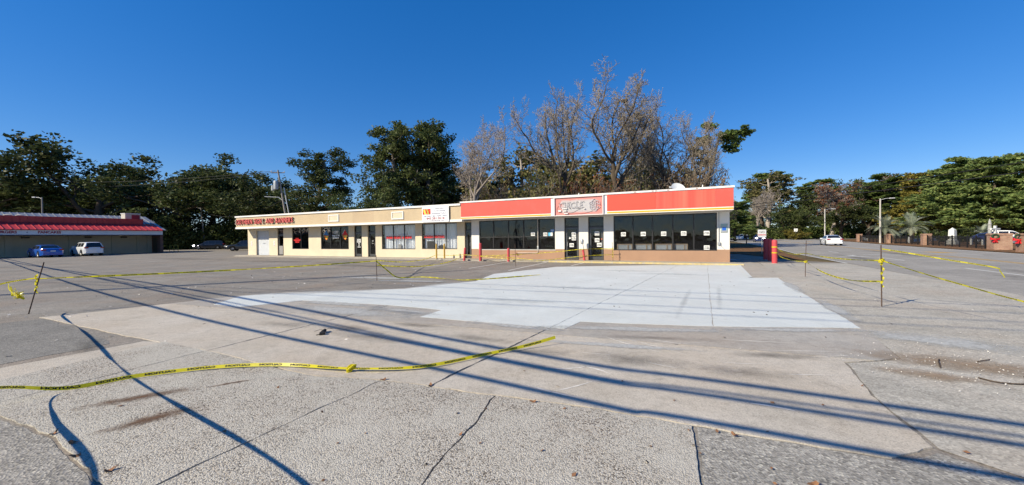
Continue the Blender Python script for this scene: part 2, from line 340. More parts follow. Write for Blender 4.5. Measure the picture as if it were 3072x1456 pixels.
# concrete apron in front of the pad, cut by its joints
CONC = [(-10.71, 8.67), (-6.76, 6.78), (-4.7, 5.87), (-2.6, 4.78), (-1.57, 4.55), (-.96, 4.35), (-.44, 4.17), (.88, 3.71), (1.57, 3.38), (2.26, 3.07), (2.83, 2.84), (3.29, 2.99), (3.73, 3.95), (4.34, 4.99), (5.2, 5.12), (6.19, 6.72), (10.27, 14.78), (9.3, 14.92), (12.5, 21.05), (8.04, 21.9), (2.5, 21.5), (-.9, 17.74), (-1.38, 14.91), (-3.61, 12.93), (-7.26, 12.3), (-8.38, 11.72), (-10.06, 9.33)]
J1 = ((-3.69, 8.28), (-4.7, 5.87)); J2 = ((4.47, 13.46), (-.96, 4.35)); J3 = ((10.58, 20.8), (3.69, 7.09)); GB = ((-3.2, 8.05), (3.63, 5.48))
ap = setting('concrete_apron')
slabs(ap, CONC, [J1, J2, GB], .001, .014, lambda c: 'grey_concrete' if (c[0] + 3.2) * (5.48 - 8.05) - (c[1] - 8.05) * 6.83 < -.5 else 'tan_concrete', gap=.032)
PAD = [(2.4, 21.3), (8.04, 21.75), (12.4, 20.9), (9.2, 14.86), (10.2, 14.75), (6.15, 6.78), (3.44, 7.07), (1.33, 7.55), (.94, 6.98), (-2.0, 8.18), (-1.67, 8.96), (-3.06, 9.67), (-5.82, 10.59), (-5.97, 10.47), (-6.86, 9.7), (-7.9, 10.1), (-8.2, 11.6), (-7.2, 12.15), (-3.61, 12.8), (-1.42, 14.8), (-.85, 17.6)]
pd = setting('painted_pad')
slabs(pd, PAD, [J2, J3], .0145, .019, 'pad_paint', .1, .014, .013, 'painted_slab')
sheet('gutter_strip', jag([(-7.6, 3.6), (-6.35, 4.52), (-6.01, 6.03), (-5.86, 6.48), (-6.3, 6.5), (-6.95, 5.2), (-8.2, 4.2)], .1, .02, 0), .006, 'tan_concrete')
AGG = [(-6.6, 4.0), (-6.35, 4.6), (-6.01, 6.03), (-5.86, 6.48), (-4.7, 5.87), (-2.6, 4.78), (-1.57, 4.55), (-.96, 4.35), (-.44, 4.17), (.88, 3.71), (1.57, 3.38), (1.41, 2.97), (1.25, 2.59), (1.1, 2.0), (.8, .5), (-1.2, .8), (-2.37, 2.35), (-2.9, 2.66), (-3.32, 2.91), (-4.0, 3.3), (-5.08, 3.77)]
ag = setting('aggregate_paving')
slabs(ag, AGG, [((-1.57, 4.55), (-2.47, 2.7)), ((-.2, 4.01), (-.62, 2.62)), ((-4.7, 5.87), (-5.36, 4.3))], .001, .015, 'aggregate', .07, .022, .018)
sheet('asphalt_patch', jag([(1.6, 3.36), (1.27, 2.59), (.8, .5), (4.6, .4), (3.6, 2.4), (3.25, 2.92), (2.83, 2.82)], .08, .02, 0), .004, 'coarse_asphalt')
sheet('asphalt_patch', jag([(-5.1, 3.75), (-4.0, 3.28), (-3.32, 2.89), (-2.37, 2.33), (-1.2, .7), (-6, .4), (-8.2, 3.6), (-6.7, 4.1)], .08, .02, 0), .004, 'coarse_asphalt_left')
sheet('asphalt_patch', jag([(-10.82, 8.08), (-10.44, 8.53), (-7.27, 6.8), (-6.78, 6.4), (-6.87, 5.96), (-7.18, 5.35), (-12, 6)], .1, .03, 0), .004, 'patch_asphalt')
wk = setting('walkway_slab'); slabs(wk, [(12.35, 20.84), (9.3, 14.95), (10.4, 14.75), (14.2, 22.1), (14.3, 23.1), (13.4, 23.4)], [((11, 18.6), (12.6, 17.9))], .001, .03, 'walk_concrete', .15, .01, .015)
strip('kerb_stop', [(12.32, 20.9), (9.22, 14.9)], .16, .036, 'pad_paint')
def film(name, c, rx, ry, rot, z, mat, n=28):
    g = []; tn = []; f = []
    for i in range(n + 1):
        for j in range(n + 1):
            u, v = i / n * 2 - 1, j / n * 2 - 1; x, y = u * rx, v * ry
            g.append((c[0] + x * math.cos(rot) - y * math.sin(rot), c[1] + x * math.sin(rot) + y * math.cos(rot), z)); tn.append(max(0, 1 - math.hypot(u, v)))
    f = [(i * (n + 1) + j, (i + 1) * (n + 1) + j, (i + 1) * (n + 1) + j + 1, i * (n + 1) + j + 1) for i in range(n) for j in range(n)]
    o = link(name, npmesh(name, g, f, tone=tn), MATS[mat]); o['kind'] = 'stuff'; return o
decal('dust', (.5, .5, .48), 1.6, .0, .7, maxa=.75); decal('soil', (.34, .25, .17), 3.5, .1, 1.1, maxa=.75); decal('rust_stain', (.15, .085, .05), 14, .05, 1.1, maxa=.8)
decal('scuff', (.35, .36, .35), 2.2, .2, 1.4, maxa=.3); decal('tyre_dark', (.06, .058, .055), 1.8, .3, 1.5, maxa=.45); decal('chalk', (.6, .58, .54), 9, .3, .8, maxa=.7)
WA = [(10.2, 14.72), (6.15, 6.7), (5.2, 5.1), (4.34, 4.97), (3.73, 3.93), (3.32, 2.98), (3.7, 2.2), (5.5, .5), (8.4, .2), (11, 5), (15.5, 14.5), (18.7, 21.4), (14.6, 22.6), (14.25, 22.0)]
sheet('asphalt_patch', jag(WA, .3, .02, 0), .006, 'worn_asphalt')
for c, a, b, r in (((2.2, 6.9), 2.0, .22, -9), ((4.8, 6.7), 1.6, .2, -7), ((.1, 7.2), 1.2, .2, -24), ((-4.6, 10.0), 1.8, .25, -22), ((-2.6, 8.9), 1.4, .3, -28), ((7.2, 8.6), 2.0, .2, 63), ((8.9, 12.2), 2.0, .2, 63), ((-6.3, 12.2), 2.4, .3, 10), ((-2.6, 13.9), 1.8, .35, 42), ((-1.0, 16.2), 1.6, .3, 80), ((-5.5, 16.5), 3, .5, -15), ((-4, 15.2), 2.2, .4, -15), ((1.5, 5.9), 1.6, .15, -16), ((-4, 9), 2.2, .5, -25)): film('cement_dust', c, a, b, R(r), .0208 if c[1] < 13 else .0085, 'dust', 16)
film('cement_dust', (6.55, 5.95), 1.25, .55, R(-38), .0165, 'dust'); film('spilt_soil', (5.75, 4.85), 1.5, .55, R(-32), .0155, 'soil'); film('spilt_soil', (4.95, 4.5), .7, .3, R(-30), .0175, 'soil')
film('rust_stain', (-4.05, 4.12), .66, .14, R(33), .0185, 'rust_stain'); film('rust_stain', (-3.45, 3.62), .48, .16, R(48), .0185, 'rust_stain'); film('rust_stain', (-3.35, 4.5), .35, .05, R(33), .0185, 'rust_stain')
for c, a, b, r in (((1.6, 5.2), 1.3, .55, -20), ((2.7, 4.7), 1.2, .4, -20), ((.4, 5.6), 1.0, .3, -15), ((3.6, 5.3), 1.0, .25, -10), ((-.6, 6.4), 1.2, .3, -25), ((2.3, 6.3), 1.6, .25, -12), ((-3.2, 7.3), 1.6, .35, -25), ((-5.6, 8.3), 1.4, .4, -25), ((-7.6, 8.6), 1.3, .35, -28), ((-1.8, 7.4), 1.4, .25, -20), ((-2.5, 6.6), 1.5, .4, -25), ((2.0, 21.0), 2.4, .5, -24), ((-4.5, 7.6), 1.2, .4, -20), ((-6.9, 6.2), 1.0, .3, -45), ((-1.3, 26), 1.6, .35, -24), ((1.2, 24.6), 1.6, .35, -24)): film('tyre_mark', c, a, b, R(r), .0195 if c[1] < 8 else .0065, 'tyre_dark', 14)
for c, a, b, r in (((17, 11), 9, 1.1, 63), ((20, 13.5), 10, .9, 62), ((23.5, 26), 11, .9, 63), ((31, 31), 14, .9, 61), ((-9, 24), 7, 1.2, -24), ((-18, 30), 9, 1.2, -20), ((-30, 36), 10, 1.6, -20)): film('tyre_mark', c, a, b, R(r), .0125 if c[0] > 10 else .0065, 'tyre_dark', 14)
for c, a, b, r in (((4.5, 10), 3.5, .12, 62), ((5.6, 10.4), 3.6, .12, 62), ((2.2, 12.5), 3.2, .5, -25), ((7, 16.5), 2.6, .6, -22), ((0, 10.2), 2.4, .4, -22), ((5.2, 18.5), 3.2, .4, -23)): film('tyre_mark', c, a, b, R(r), .0225, 'scuff', 14)
# pale scrape marks on the apron
sc_b = B(); rg = random.Random(3)
def scrape(x, y, ang, L, wd, cur):
    vs = []; n = 9
    for i in range(n):
        t = i / (n - 1); a = ang + cur * (t - .5); x += math.cos(a) * L / n; y += math.sin(a) * L / n
        ww = 1.5 * wd * math.sin(math.pi * (.1 + .8 * t)) * rg.uniform(.5, 1)
        vs += [(x - math.sin(a) * ww, y + math.cos(a) * ww, .0172), (x + math.sin(a) * ww, y - math.cos(a) * ww, .0172)]
    sc_b.add(vs, [(2 * i, 2 * i + 1, 2 * i + 3, 2 * i + 2) for i in range(n - 1)])
for q in ((1.5, 6.5, -1.0, 1.2, .012, .3), (1.7, 6.4, -.95, 1.3, .01, -.2), (2.1, 6.3, -.6, .7, .012, .2), (3.2, 6.2, -.25, 1.2, .01, .1), (3.4, 5.6, -.12, 1.3, .01, .1), (2.6, 5.1, -.2, .8, .008, .3), (3.1, 4.6, -.1, .7, .008, 0), (1.2, 4.6, 2.3, .5, .014, .8), (.4, 4.9, .1, .6, .014, .6), (.1, 4.4, -.6, .8, .012, .3), (.3, 4.1, .5, .7, .01, .2), (-2.2, 6.3, 1.4, .3, .01, .1), (-5.5, 8.2, 1.3, .35, .014, .2), (2.7, 3.6, 2.6, .4, .016, .4), (1.7, 5.2, -.7, .6, .012, .5), (.9, 5.6, -.35, .5, .01, .2), (3.9, 5.2, .1, .8, .008, .1), (2.2, 5.9, .15, .9, .008, .2)): scrape(*q)
tag(sc_b.build('scrape_marks', M('chalky', (.66, .62, .56), .9, .3, 8)), kind='stuff')
# ---------------------------------------------------------------- strip of shops
A = .447309
stucco('cream_stucco', (.7, .6, .44), .25); stucco('tan_stucco', (.56, .44, .29), .3); stucco('tan_patch', (.52, .4, .265), .25); stucco('white_stucco', (.76, .74, .69), .18); stucco('brown_paint', (.4, .245, .16), .2)
M('white_trim', (.8, .78, .74), .6, .08, 2, dirt=((.5, .46, .4), 3, .5)); M('soffit', (.5, .47, .42), .9, .15)
M('bronze', (.022, .02, .019), .4, .2, 4, .5); M('anodised', (.1, .1, .1), .35, .15, 4, .5, .5); M('roofing', (.13, .125, .12), .95, .3, .8)
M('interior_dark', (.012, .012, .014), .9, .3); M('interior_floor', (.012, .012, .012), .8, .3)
M('red_panel', (.82, .1, .075), .55, .05, .6, dirt=((.78, .17, .15), 1.5, .4)); M('yellow_stripe', (.75, .37, .015), .5, .08)
M('steel_door', (.55, .57, .6), .45, .08, 3, .5); M('paper', (.8, .8, .78), .8, .05); M('ink', (.02, .02, .02), .7, .1); M('vinyl_white', (.8, .8, .8), .6, .05); M('vinyl_red', (.6, .02, .02), .6, .1); M('vinyl_blue', (.05, .18, .4), .6, .1); M('vinyl_orange', (.75, .2, .02), .6, .1); M('vinyl_yellow', (.8, .6, .1), .6, .1)
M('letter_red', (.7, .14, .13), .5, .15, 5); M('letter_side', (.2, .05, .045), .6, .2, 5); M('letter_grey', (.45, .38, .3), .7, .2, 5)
M('banner_white', (.82, .82, .82), .6, .04); M('text_blue', (.1, .1, .22), .7, .1); M('text_maroon', (.3, .03, .06), .7, .1); M('logo_green', (.35, .5, .08), .6, .1)
M('curtain', (.78, .8, .82), .9, .06, 3); M('galv', (.5, .5, .49), .4, .2, 6, .5, .6); M('pipe_paint', (.6, .52, .45), .6, .2); M('bare_wood', (.62, .44, .27), .8, .2, 4); M('board_grey', (.62, .62, .58), .8, .1); M('rust', (.2, .09, .05), .9, .4, 6)
glassmat('store_glass', (.74, .76, .79)); glassmat('shop_glass', (.6, .63, .66)); glassmat('curtain_glass', (.96, .97, .98), .05)
G_ = MATS
def wall(bld, x0, x1, z0, z1, ops, y0, y1):
    xs = sorted({x0, x1, *[o[0] for o in ops], *[o[1] for o in ops]})
    xs = [x for x in xs if x0 <= x <= x1]
    for a, b in zip(xs, xs[1:]):
        cut = sorted([(max(z0, o[2]), min(z1, o[3])) for o in ops if o[0] <= a + 1e-6 and o[1] >= b - 1e-6])
        z = z0
        for c, e in cut:
            if c > z + 1e-4: bld.box(a, b, y0, y1, z, c)
            z = max(z, e)
        if z < z1 - 1e-4: bld.box(a, b, y0, y1, z, z1)
    return bld
def window(parent, x0, x1, z0, z1, vb, hb, glass, y=.06, fr=.06, name='window'):
    f = B().box(x0, x1, y, y + .07, z1 - fr, z1).box(x0, x1, y, y + .07, z0, z0 + fr).box(x0, x0 + fr, y, y + .07, z0 + fr, z1 - fr).box(x1 - fr, x1, y, y + .07, z0 + fr, z1 - fr)
    o = f.build(name, G_['bronze'], parent)
    xs = [x0 + fr] + list(vb) + [x1 - fr]; zs = [z0 + fr] + list(hb) + [z1 - fr]
    for x in vb: B().box(x - .035, x + .035, y - .012, y + .06, z0 + fr, z1 - fr).build('mullion', G_['bronze'], o)
    for i, (a, b) in enumerate(zip(xs, xs[1:])):
        for z in hb: B().box(a + .035 * (i > 0), b - .035 * (i < len(xs) - 2), y - .006, y + .06, z - .035, z + .035).build('glazing_bar', G_['bronze'], o)
        for c, e in zip(zs, zs[1:]): B().box(a, b, y + .03, y + .038, c, e).build('pane', G_[glass], o)
    return o
def door(parent, x0, x1, z1, ztr, glass, frame='bronze', leaf='anodised', y=.1, solid=False, hx=None):
    f = B().box(x0, x0 + .06, y, y + .1, 0, z1).box(x1 - .06, x1, y, y + .1, 0, z1).box(x0 + .06, x1 - .06, y, y + .1, z1 - .06, z1).box(x0 + .06, x1 - .06, y, y + .1, ztr - .03, ztr + .05)
    o = f.build('door', G_[frame], parent)
    B().box(x0 + .06, x1 - .06, y + .04, y + .048, ztr + .05, z1 - .06).build('transom_pane', G_[glass], o)
    a, b = x0 + .065, x1 - .065
    l = B().box(a, a + .11, y + .02, y + .07, .02, ztr - .035).box(b - .11, b, y + .02, y + .07, .02, ztr - .035).box(a + .11, b - .11, y + .02, y + .07, .02, .24).box(a + .11, b - .11, y + .02, y + .07, ztr - .16, ztr - .035)
    l.build('door_leaf', G_[leaf], o)
    B().box(a + .11, b - .11, y + .04, y + .048, .24, ztr - .16).build('door_pane', G_[glass], o)
    h = hx if hx else b - .055
    B().tube([(h, y + .02, .9), (h, y - .05, .95), (h, y - .05, 1.2), (h, y + .02, 1.25)], .012, 6).build('handle', G_['galv'], o, True)
    return o
SH = empty('sign_shop_building', (12.534, 22.128, .1), -A, 'long cream stucco shop building with tan fascia and white trim', 'building')
ST = empty('convenience_store', (12.534, 22.128, .1), -A, 'closed convenience store with red and yellow fascia above dark windows', 'building')
OPL = [(-44.4, -42.2, -.1, 2.6), (-40.82, -39.86, -.1, 2.79), (-38.5, -36.03, .66, 2.79), (-34.27, -30.55, .66, 2.79), (-29.86, -28.9, -.1, 2.79), (-28.18, -27.25, -.1, 2.79), (-26.52, -22.82, .68, 2.79), (-22.14, -18.68, .7, 2.79), (-17.98, -17.36, -.1, 2.79)]
wall(B(), -45.87, -17.36, -.12, 3.2, OPL, 0, .2).build('wall', G_['cream_stucco'], SH)
B().box(-45.87, -45.67, .2, 14, -.12, 3.6).build('side_wall', G_['cream_stucco'], SH); B().box(-45.67, -17.36, 13.8, 14, -.12, 3.6).build('back_wall', G_['tan_stucco'], SH)
B().box(-45.67, -17.36, .2, 13.8, 3.55, 3.65).build('roof', G_['roofing'], SH)
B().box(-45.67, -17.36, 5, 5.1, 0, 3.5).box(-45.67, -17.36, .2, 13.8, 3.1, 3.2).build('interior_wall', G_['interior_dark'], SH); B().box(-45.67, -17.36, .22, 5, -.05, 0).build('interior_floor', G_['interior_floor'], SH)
fx = -45.8
for n_, a, b, m in (('fascia', fx, -28.67, 'tan_stucco'), ('fascia', -28.67, -26.19, 'tan_patch'), ('fascia', -26.19, -17.52, 'tan_stucco')): B().box(a, b, -1.2, -1.02, 2.9, 4.05).build(n_, G_[m], SH)
B().box(fx, fx + .18, -1.02, 14, 2.9, 4.05).build('fascia_return', G_['tan_stucco'], SH)
B().box(fx - .07, -17.52, -1.29, -.98, 4.0, 4.14).box(fx - .07, fx + .2, -.98, 14, 4.0, 4.139).build('top_trim', G_['white_trim'], SH)
B().box(fx - .04, -17.4, -1.26, -.98, 2.8, 2.97).box(fx - .04, fx + .2, -.98, 0, 2.8, 2.969).build('bottom_trim', G_['white_trim'], SH)
B().box(fx + .2, -17.36, -.98, -.002, 2.86, 2.9).build('soffit', G_['soffit'], SH)
for x0, x1, z0, z1 in ((-31.66, -30.35, 3.17, 3.79), (-24.22, -22.97, 3.15, 3.78)):
    p = B().box(x0, x1, -1.26, -1.2, z1 - .08, z1).box(x0, x1, -1.26, -1.2, z0, z0 + .08).box(x0, x0 + .08, -1.26, -1.2, z0 + .08, z1 - .08).box(x1 - .08, x1, -1.26, -1.2, z0 + .08, z1 - .08).build('sign_frame', G_['white_trim'], SH)
    B().box(x0 + .08, x1 - .08, -1.225, -1.2, z0 + .08, z1 - .08).build('sign_panel', G_['cream_stucco'], p)
# roller door with ribbed curtain
rb = []
nr = 36
for i in range(nr * 2 + 1): rb.append((.16 + (.025 if i % 2 else 0), i * 2.6 / (nr * 2)))
v = [(-44.34, y, z) for y, z in rb] + [(-42.26, y, z) for y, z in rb]; k = len(rb)
ro = B().box(-44.4, -42.2, .1, .24, 2.56, 2.6).build('roller_door', G_['galv'], SH)
B().box(-44.4, -44.34, .1, .24, 0, 2.56).build('guide_rail', G_['galv'], ro); B().box(-42.26, -42.2, .1, .24, 0, 2.56).build('guide_rail', G_['galv'], ro)
B().add(v, [(i, k + i, k + i + 1, i + 1) for i in range(k - 1)]).build('door_curtain', G_['steel_door'], ro); B().box(-43.5, -43.1, .12, .15, 1.25, 1.28).build('handle', G_['galv'], ro)
for a, b in ((-40.82, -39.86),): door(SH, a, b, 2.79, 2.15, 'shop_glass')
B().box(-40.64, -40.04, .05, .07, .1, .98).build('kick_panel', M('kick_grey', (.28, .27, .26), .5, .1), SH)
for a, b in ((-29.86, -28.9), (-28.18, -27.25), (-17.98, -17.4)): door(SH, a, b, 2.79, 2.2, 'shop_glass')
window(SH, -38.5, -36.03, .66, 2.79, [-37.23], [], 'shop_glass'); window(SH, -34.27, -30.55, .66, 2.79, [-32.97, -31.7], [], 'shop_glass')
window(SH, -26.52, -22.82, .68, 2.79, [-25.26, -24.03], [], 'curtain_glass'); window(SH, -22.14, -18.68, .7, 2.79, [-20.94, -19.78], [], 'curtain_glass')
# lettering on the fascia: channel letters, two of them faded
def letters(s, x, z, size, st):
    g = empty('channel_lettering', SH.location, -A, 'red raised channel letters along the left end of the tan fascia', 'lettering')
    for ch in s:
        if ch == ' ': x += .3; continue
        me = tmesh(ch, size, 'LEFT', .05, st, .012); bb = [v.co.x for v in me.vertices]; wd = max(bb) - min(bb)
        me.transform(Matrix.Translation((x - min(bb), -1.31, z)) @ Matrix.Rotation(R(90), 4, 'X'))
        letters.k += 1
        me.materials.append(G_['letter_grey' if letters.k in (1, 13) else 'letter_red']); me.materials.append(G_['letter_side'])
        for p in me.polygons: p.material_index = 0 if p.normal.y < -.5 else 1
        o = link('letter', me, None, g); x += wd + .07
    return x
letters.k = 0
letters('SOUTHERN SIGNS AND BANNERS', -45.72, 3.48, .7, .75)
wtext('window_lettering', '1597', -32.33, .084, 2.23, .36, G_['vinyl_white'], SH, stretch=.95, bold=.01); wtext('window_lettering', 'Hwy 17 N', -32.33, .084, 1.93, .23, G_['vinyl_white'], SH, bold=.008); wtext('window_lettering', 'Little River, SC', -32.33, .084, 1.73, .13, G_['vinyl_white'], SH, bold=.008)
for cx, c1 in ((-33.62, 'vinyl_blue'), (-31.1, 'vinyl_red')):
    B().add([(cx - .38, .084, 2.02), (cx, .084, 2.5), (cx + .34, .084, 1.95), (cx, .084, 1.98)], [(0, 1, 2, 3)]).build('window_emblem', G_[c1], SH)
    B().add([(cx - .36, .083, 1.96), (cx + .34, .083, 1.93), (cx + .05, .083, 1.52), (cx - .12, .083, 1.62)], [(0, 3, 2, 1)]).build('window_emblem', G_['vinyl_orange'], SH)
    B().add([(cx - .1, .082, 1.9), (cx + .28, .082, 1.92), (cx + .06, .082, 1.62)], [(0, 2, 1)]).build('window_emblem', G_['vinyl_yellow'], SH)
    B().add([(cx - .36, .082, 2.06), (cx - .02, .082, 2.5), (cx - .02, .082, 2.44), (cx - .33, .082, 2.05)], [(0, 1, 2, 3)]).build('window_emblem', G_['vinyl_white'], SH)
for i, t in enumerate(('SIGNS', 'EMBROIDERY', 'DECALS')): wtext('window_lettering', t, -37.85, .084, 1.72 - i * .18, .17, G_['vinyl_red'], SH, bold=.012)
wtext('window_lettering', 'Custom Graphics - Signs', -24.67, .084, 1.9, .17, G_['galv'], SH); wtext('window_lettering', 'EMBROIDERY & SIGNS', -24.67, .084, 1.68, .3, G_['vinyl_red'], SH, stretch=.95, bold=.016); wtext('window_lettering', 'VINYL   ART   DECALS', -24.5, .084, 1.46, .15, G_['galv'], SH)
wtext('window_lettering', 'Screen Printing - Decals', -20.9, .084, 1.92, .17, G_['galv'], SH); wtext('window_lettering', 'SCREEN PRINTING', -20.95, .084, 1.7, .27, G_['vinyl_red'], SH, stretch=.9, bold=.016); wtext('window_lettering', 'EMBROIDERY', -20.3, .084, 1.48, .17, G_['galv'], SH, stretch=1.3)
for i, (t, s) in enumerate((('SOUTHERN', .09), ('SIGNS AND', .09), ('BANNERS', .12), ('OPEN', .08), ('9 - 5', .1), ('CALL', .08), ('843.281.0518', .07))): wtext('door_lettering', t, -29.38, .118, 1.55 - i * .115, s, G_['vinyl_white'], SH, bold=.006)
wtext('door_lettering', '102', -27.7, .118, 1.4, .13, G_['vinyl_white'], SH); wtext('door_lettering', 'OFFICE', -27.7, .118, 1.18, .07, G_['vinyl_white'], SH)
# white banner hung over the fascia
bn = empty('sign_banner', SH.location, -A, 'white banner with phone number and small red and yellow logo', 'banner')
B().box(-21.02, -18.52, -1.325, -1.3, 2.82, 4.0).build('panel', G_['banner_white'], bn)
yb = -1.33
wtext('lettering', 'Embroidery', -19.35, yb, 3.87, .17, G_['text_blue'], bn); wtext('lettering', 'Screen Printing', -19.35, yb, 3.68, .17, G_['text_blue'], bn); wtext('lettering', 'Promotional Products', -19.4, yb, 3.49, .165, G_['text_blue'], bn, stretch=.95)
wtext('lettering', 'Vinyl Graphics - Signs - Trophies - Awards', -19.77, yb, 3.3, .15, G_['text_blue'], bn, stretch=.83); wtext('lettering', '843.281.0518', -19.75, yb, 3.1, .24, G_['text_maroon'], bn, stretch=1.3, bold=.004); wtext('lettering', 'www.islandtrends.com', -19.75, yb, 2.93, .14, G_['text_blue'], bn, stretch=1.25)
B().quad((-20.95, yb, 3.42), (-20.2, yb, 3.42), (-20.2, yb, 3.85), (-20.95, yb, 3.85)).build('logo', G_['vinyl_red'], bn)
B().add([(-20.92, yb - .003, 3.78), (-20.72, yb - .003, 3.83), (-20.62, yb - .003, 3.48), (-20.5, yb - .003, 3.5), (-20.5, yb - .003, 3.44), (-20.78, yb - .003, 3.42)], [tuple(reversed(range(6)))]).build('logo_stroke', G_['vinyl_yellow'], bn)
B().add([(-20.6, yb - .003, 3.84), (-20.5, yb - .003, 3.84), (-20.33, yb - .003, 3.43), (-20.44, yb - .003, 3.43)], [(3, 2, 1, 0)]).build('logo_stroke', G_['logo_green'], bn)
B().add([(-20.42, yb - .003, 3.68), (-20.22, yb - .003, 3.78), (-20.24, yb - .003, 3.72), (-20.4, yb - .003, 3.62)], [(3, 2, 1, 0)]).build('logo_stroke', G_['vinyl_orange'], bn)
def curtain(x0, x1, z0, z1, y, lab):
    n = 150; vs = []
    for i in range(n + 1):
        t = i / n; x = x0 + (x1 - x0) * t; a = .03 * math.sin(t * 95 + 3 * math.sin(t * 17)) + .018 * math.sin(t * 230)
        vs += [(x, y + a * 1.2, z0), (x, y + a, z1)]
    o = B().add(vs, [(2 * i, 2 * i + 2, 2 * i + 3, 2 * i + 1) for i in range(n)]).build('curtain', G_['curtain'], None, True)
    o.location = SH.location; o.rotation_euler = (0, 0, -A); return tag(o, lab, 'curtain', 'white curtains in the shop windows')
curtain(-26.45, -22.88, .6, 2.79, .3, 'white pleated curtain behind the shop window left of the banner'); curtain(-22.05, -18.72, .6, 2.79, .3, 'white pleated curtain in the shop window under the banner')
def sitem(name, lab, cat, build, mat, grp=None):
    o = build.build(name, G_[mat]); o.location = SH.location; o.rotation_euler = (0, 0, -A); return tag(o, lab, cat, grp)
sitem('display_board', 'black display board with small white pictures inside the curtained window', 'board', B().box(-21.75, -21.05, .17, .2, .76, 1.35), 'ink')
sitem('display_box', 'small dark grey box on the sill of the left curtained window', 'box', B().bbox(-24.85, -24.5, .16, .22, .74, 1.1, .01), 'kick_grey')
sitem('display_sign', 'small dark house shaped display on the sill behind yellow posts', 'display', B().add([(-20.6, .17, .76), (-20.0, .17, .76), (-20.0, .17, .95), (-20.3, .17, 1.06), (-20.6, .17, .95), (-20.6, .2, .76), (-20.0, .2, .76), (-20.0, .2, .95), (-20.3, .2, 1.06), (-20.6, .2, .95)], [(0, 1, 2, 3, 4), (9, 8, 7, 6, 5), (0, 5, 6, 1), (1, 6, 7, 2), (2, 7, 8, 3), (3, 8, 9, 4), (4, 9, 5, 0)]), 'bronze')
for i, x in enumerate((-45.2, -41.35)):
    p = B().box(x - .12, x + .12, -.012, 0, .95, 1.5).build('no_parking_placard', G_['paper']); p.location = SH.location; p.rotation_euler = (0, 0, -A)
    tag(p, ('narrow pale placard on the wall left of the roller door', 'narrow pale placard between roller door and grey door')[i], 'sign', 'narrow wall placards by the roller door')
    for j in range(4): wtext('lettering', ('NO', 'PARK', 'ING', 'HERE')[j], x, -.014, 1.42 - j * .13, .09, G_['vinyl_red'], p)
# --- the store
OPR = [(-16.68, -10.58, .69, 2.86), (-9.91, -8.89, 0, 2.87), (-8.25, -7.22, 0, 2.88), (-6.58, -.64, .66, 2.89)]
wall(B(), -17.36, 0, .73, 3.2, OPR, 0, .2).box(-.2, 0, .2, 14, .73, 3.6).build('wall', G_['white_stucco'], ST)
wall(B(), -17.36, .004, -.11, .73, OPR, -.004, .2).box(-.2, .004, .2, 14, -.11, .73).build('base_band', G_['brown_paint'], ST)
B().box(-17.3, -.2, 13.8, 14, 0, 3.6).build('back_wall', G_['white_stucco'], ST); B().box(-17.3, -.2, .2, 13.8, 3.6, 3.7).build('roof', G_['roofing'], ST)
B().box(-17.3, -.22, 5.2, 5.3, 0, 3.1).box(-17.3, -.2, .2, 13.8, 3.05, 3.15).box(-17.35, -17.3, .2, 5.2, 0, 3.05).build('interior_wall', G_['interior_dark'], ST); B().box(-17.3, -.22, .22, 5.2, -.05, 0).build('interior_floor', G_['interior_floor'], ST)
B().box(-17.52, .12, -1.2, -1.0, 2.97, 4.2).build('fascia', G_['white_trim'], ST); B().box(-.06, .12, -1.0, 14, 2.97, 4.2).build('fascia_return', G_['white_trim'], ST)
B().box(-17.55, .16, -1.28, -.96, 4.17, 4.27).box(-.1, .16, -.96, 14, 4.17, 4.269).build('top_trim', G_['white_trim'], ST)
B().box(-17.52, .118, -1.235, -1.2, 2.955, 2.99).build('drip_edge', G_['white_trim'], ST); B().box(-17.36, .1, -1.0, -.005, 2.93, 2.97).build('soffit', G_['soffit'], ST)
M('red_faded', (.82, .085, .055), .6, .06, .8); m, n, l, bs = newmat('red_streaked'); ps = pos(n, l, (1, 1, .02), 0, True)
l.new(mix(n, l, (.8, .075, .05), (.86, .16, .1), noise(n, l, ps, 1.6, 3, .5, .4, .65)), bs.inputs['Base Color']); bs.inputs['Roughness'].default_value = .55; MATS['red_streaked'] = m
for a, b, m_ in ((-17.5, -16.55, 'red_panel'), (-16.545, -13.5, 'red_panel'), (-13.495, -10.44, 'red_panel'), (-6.73, -3.87, 'red_faded'), (-3.86, -.76, 'red_streaked'), (-.75, .1, 'red_panel')): B().box(a, b, -1.225, -1.2, 3.15, 4.14).build('fascia_panel', G_[m_], ST)
for a, b in ((-17.5, -10.44), (-6.73, .1)): B().box(a, b, -1.23, -1.2, 2.992, 3.085).build('yellow_band', G_['yellow_stripe'], ST)
window(ST, -16.68, -10.58, .69, 2.86, [-15.46, -14.22, -12.99, -11.8], [1.61], 'store_glass'); window(ST, -6.58, -.64, .66, 2.89, [-5.38, -4.2, -3.03, -1.87], [], 'store_glass')
B().box(-16.72, -10.54, -.03, .06, .655, .69).build('window_sill', G_['white_trim'], ST)
for x in (-5.38, -4.2, -3.03, -1.87): pass
door(ST, -9.91, -8.89, 2.87, 2.24, 'store_glass', hx=-9.7); door(ST, -8.25, -7.22, 2.88, 2.22, 'store_glass')
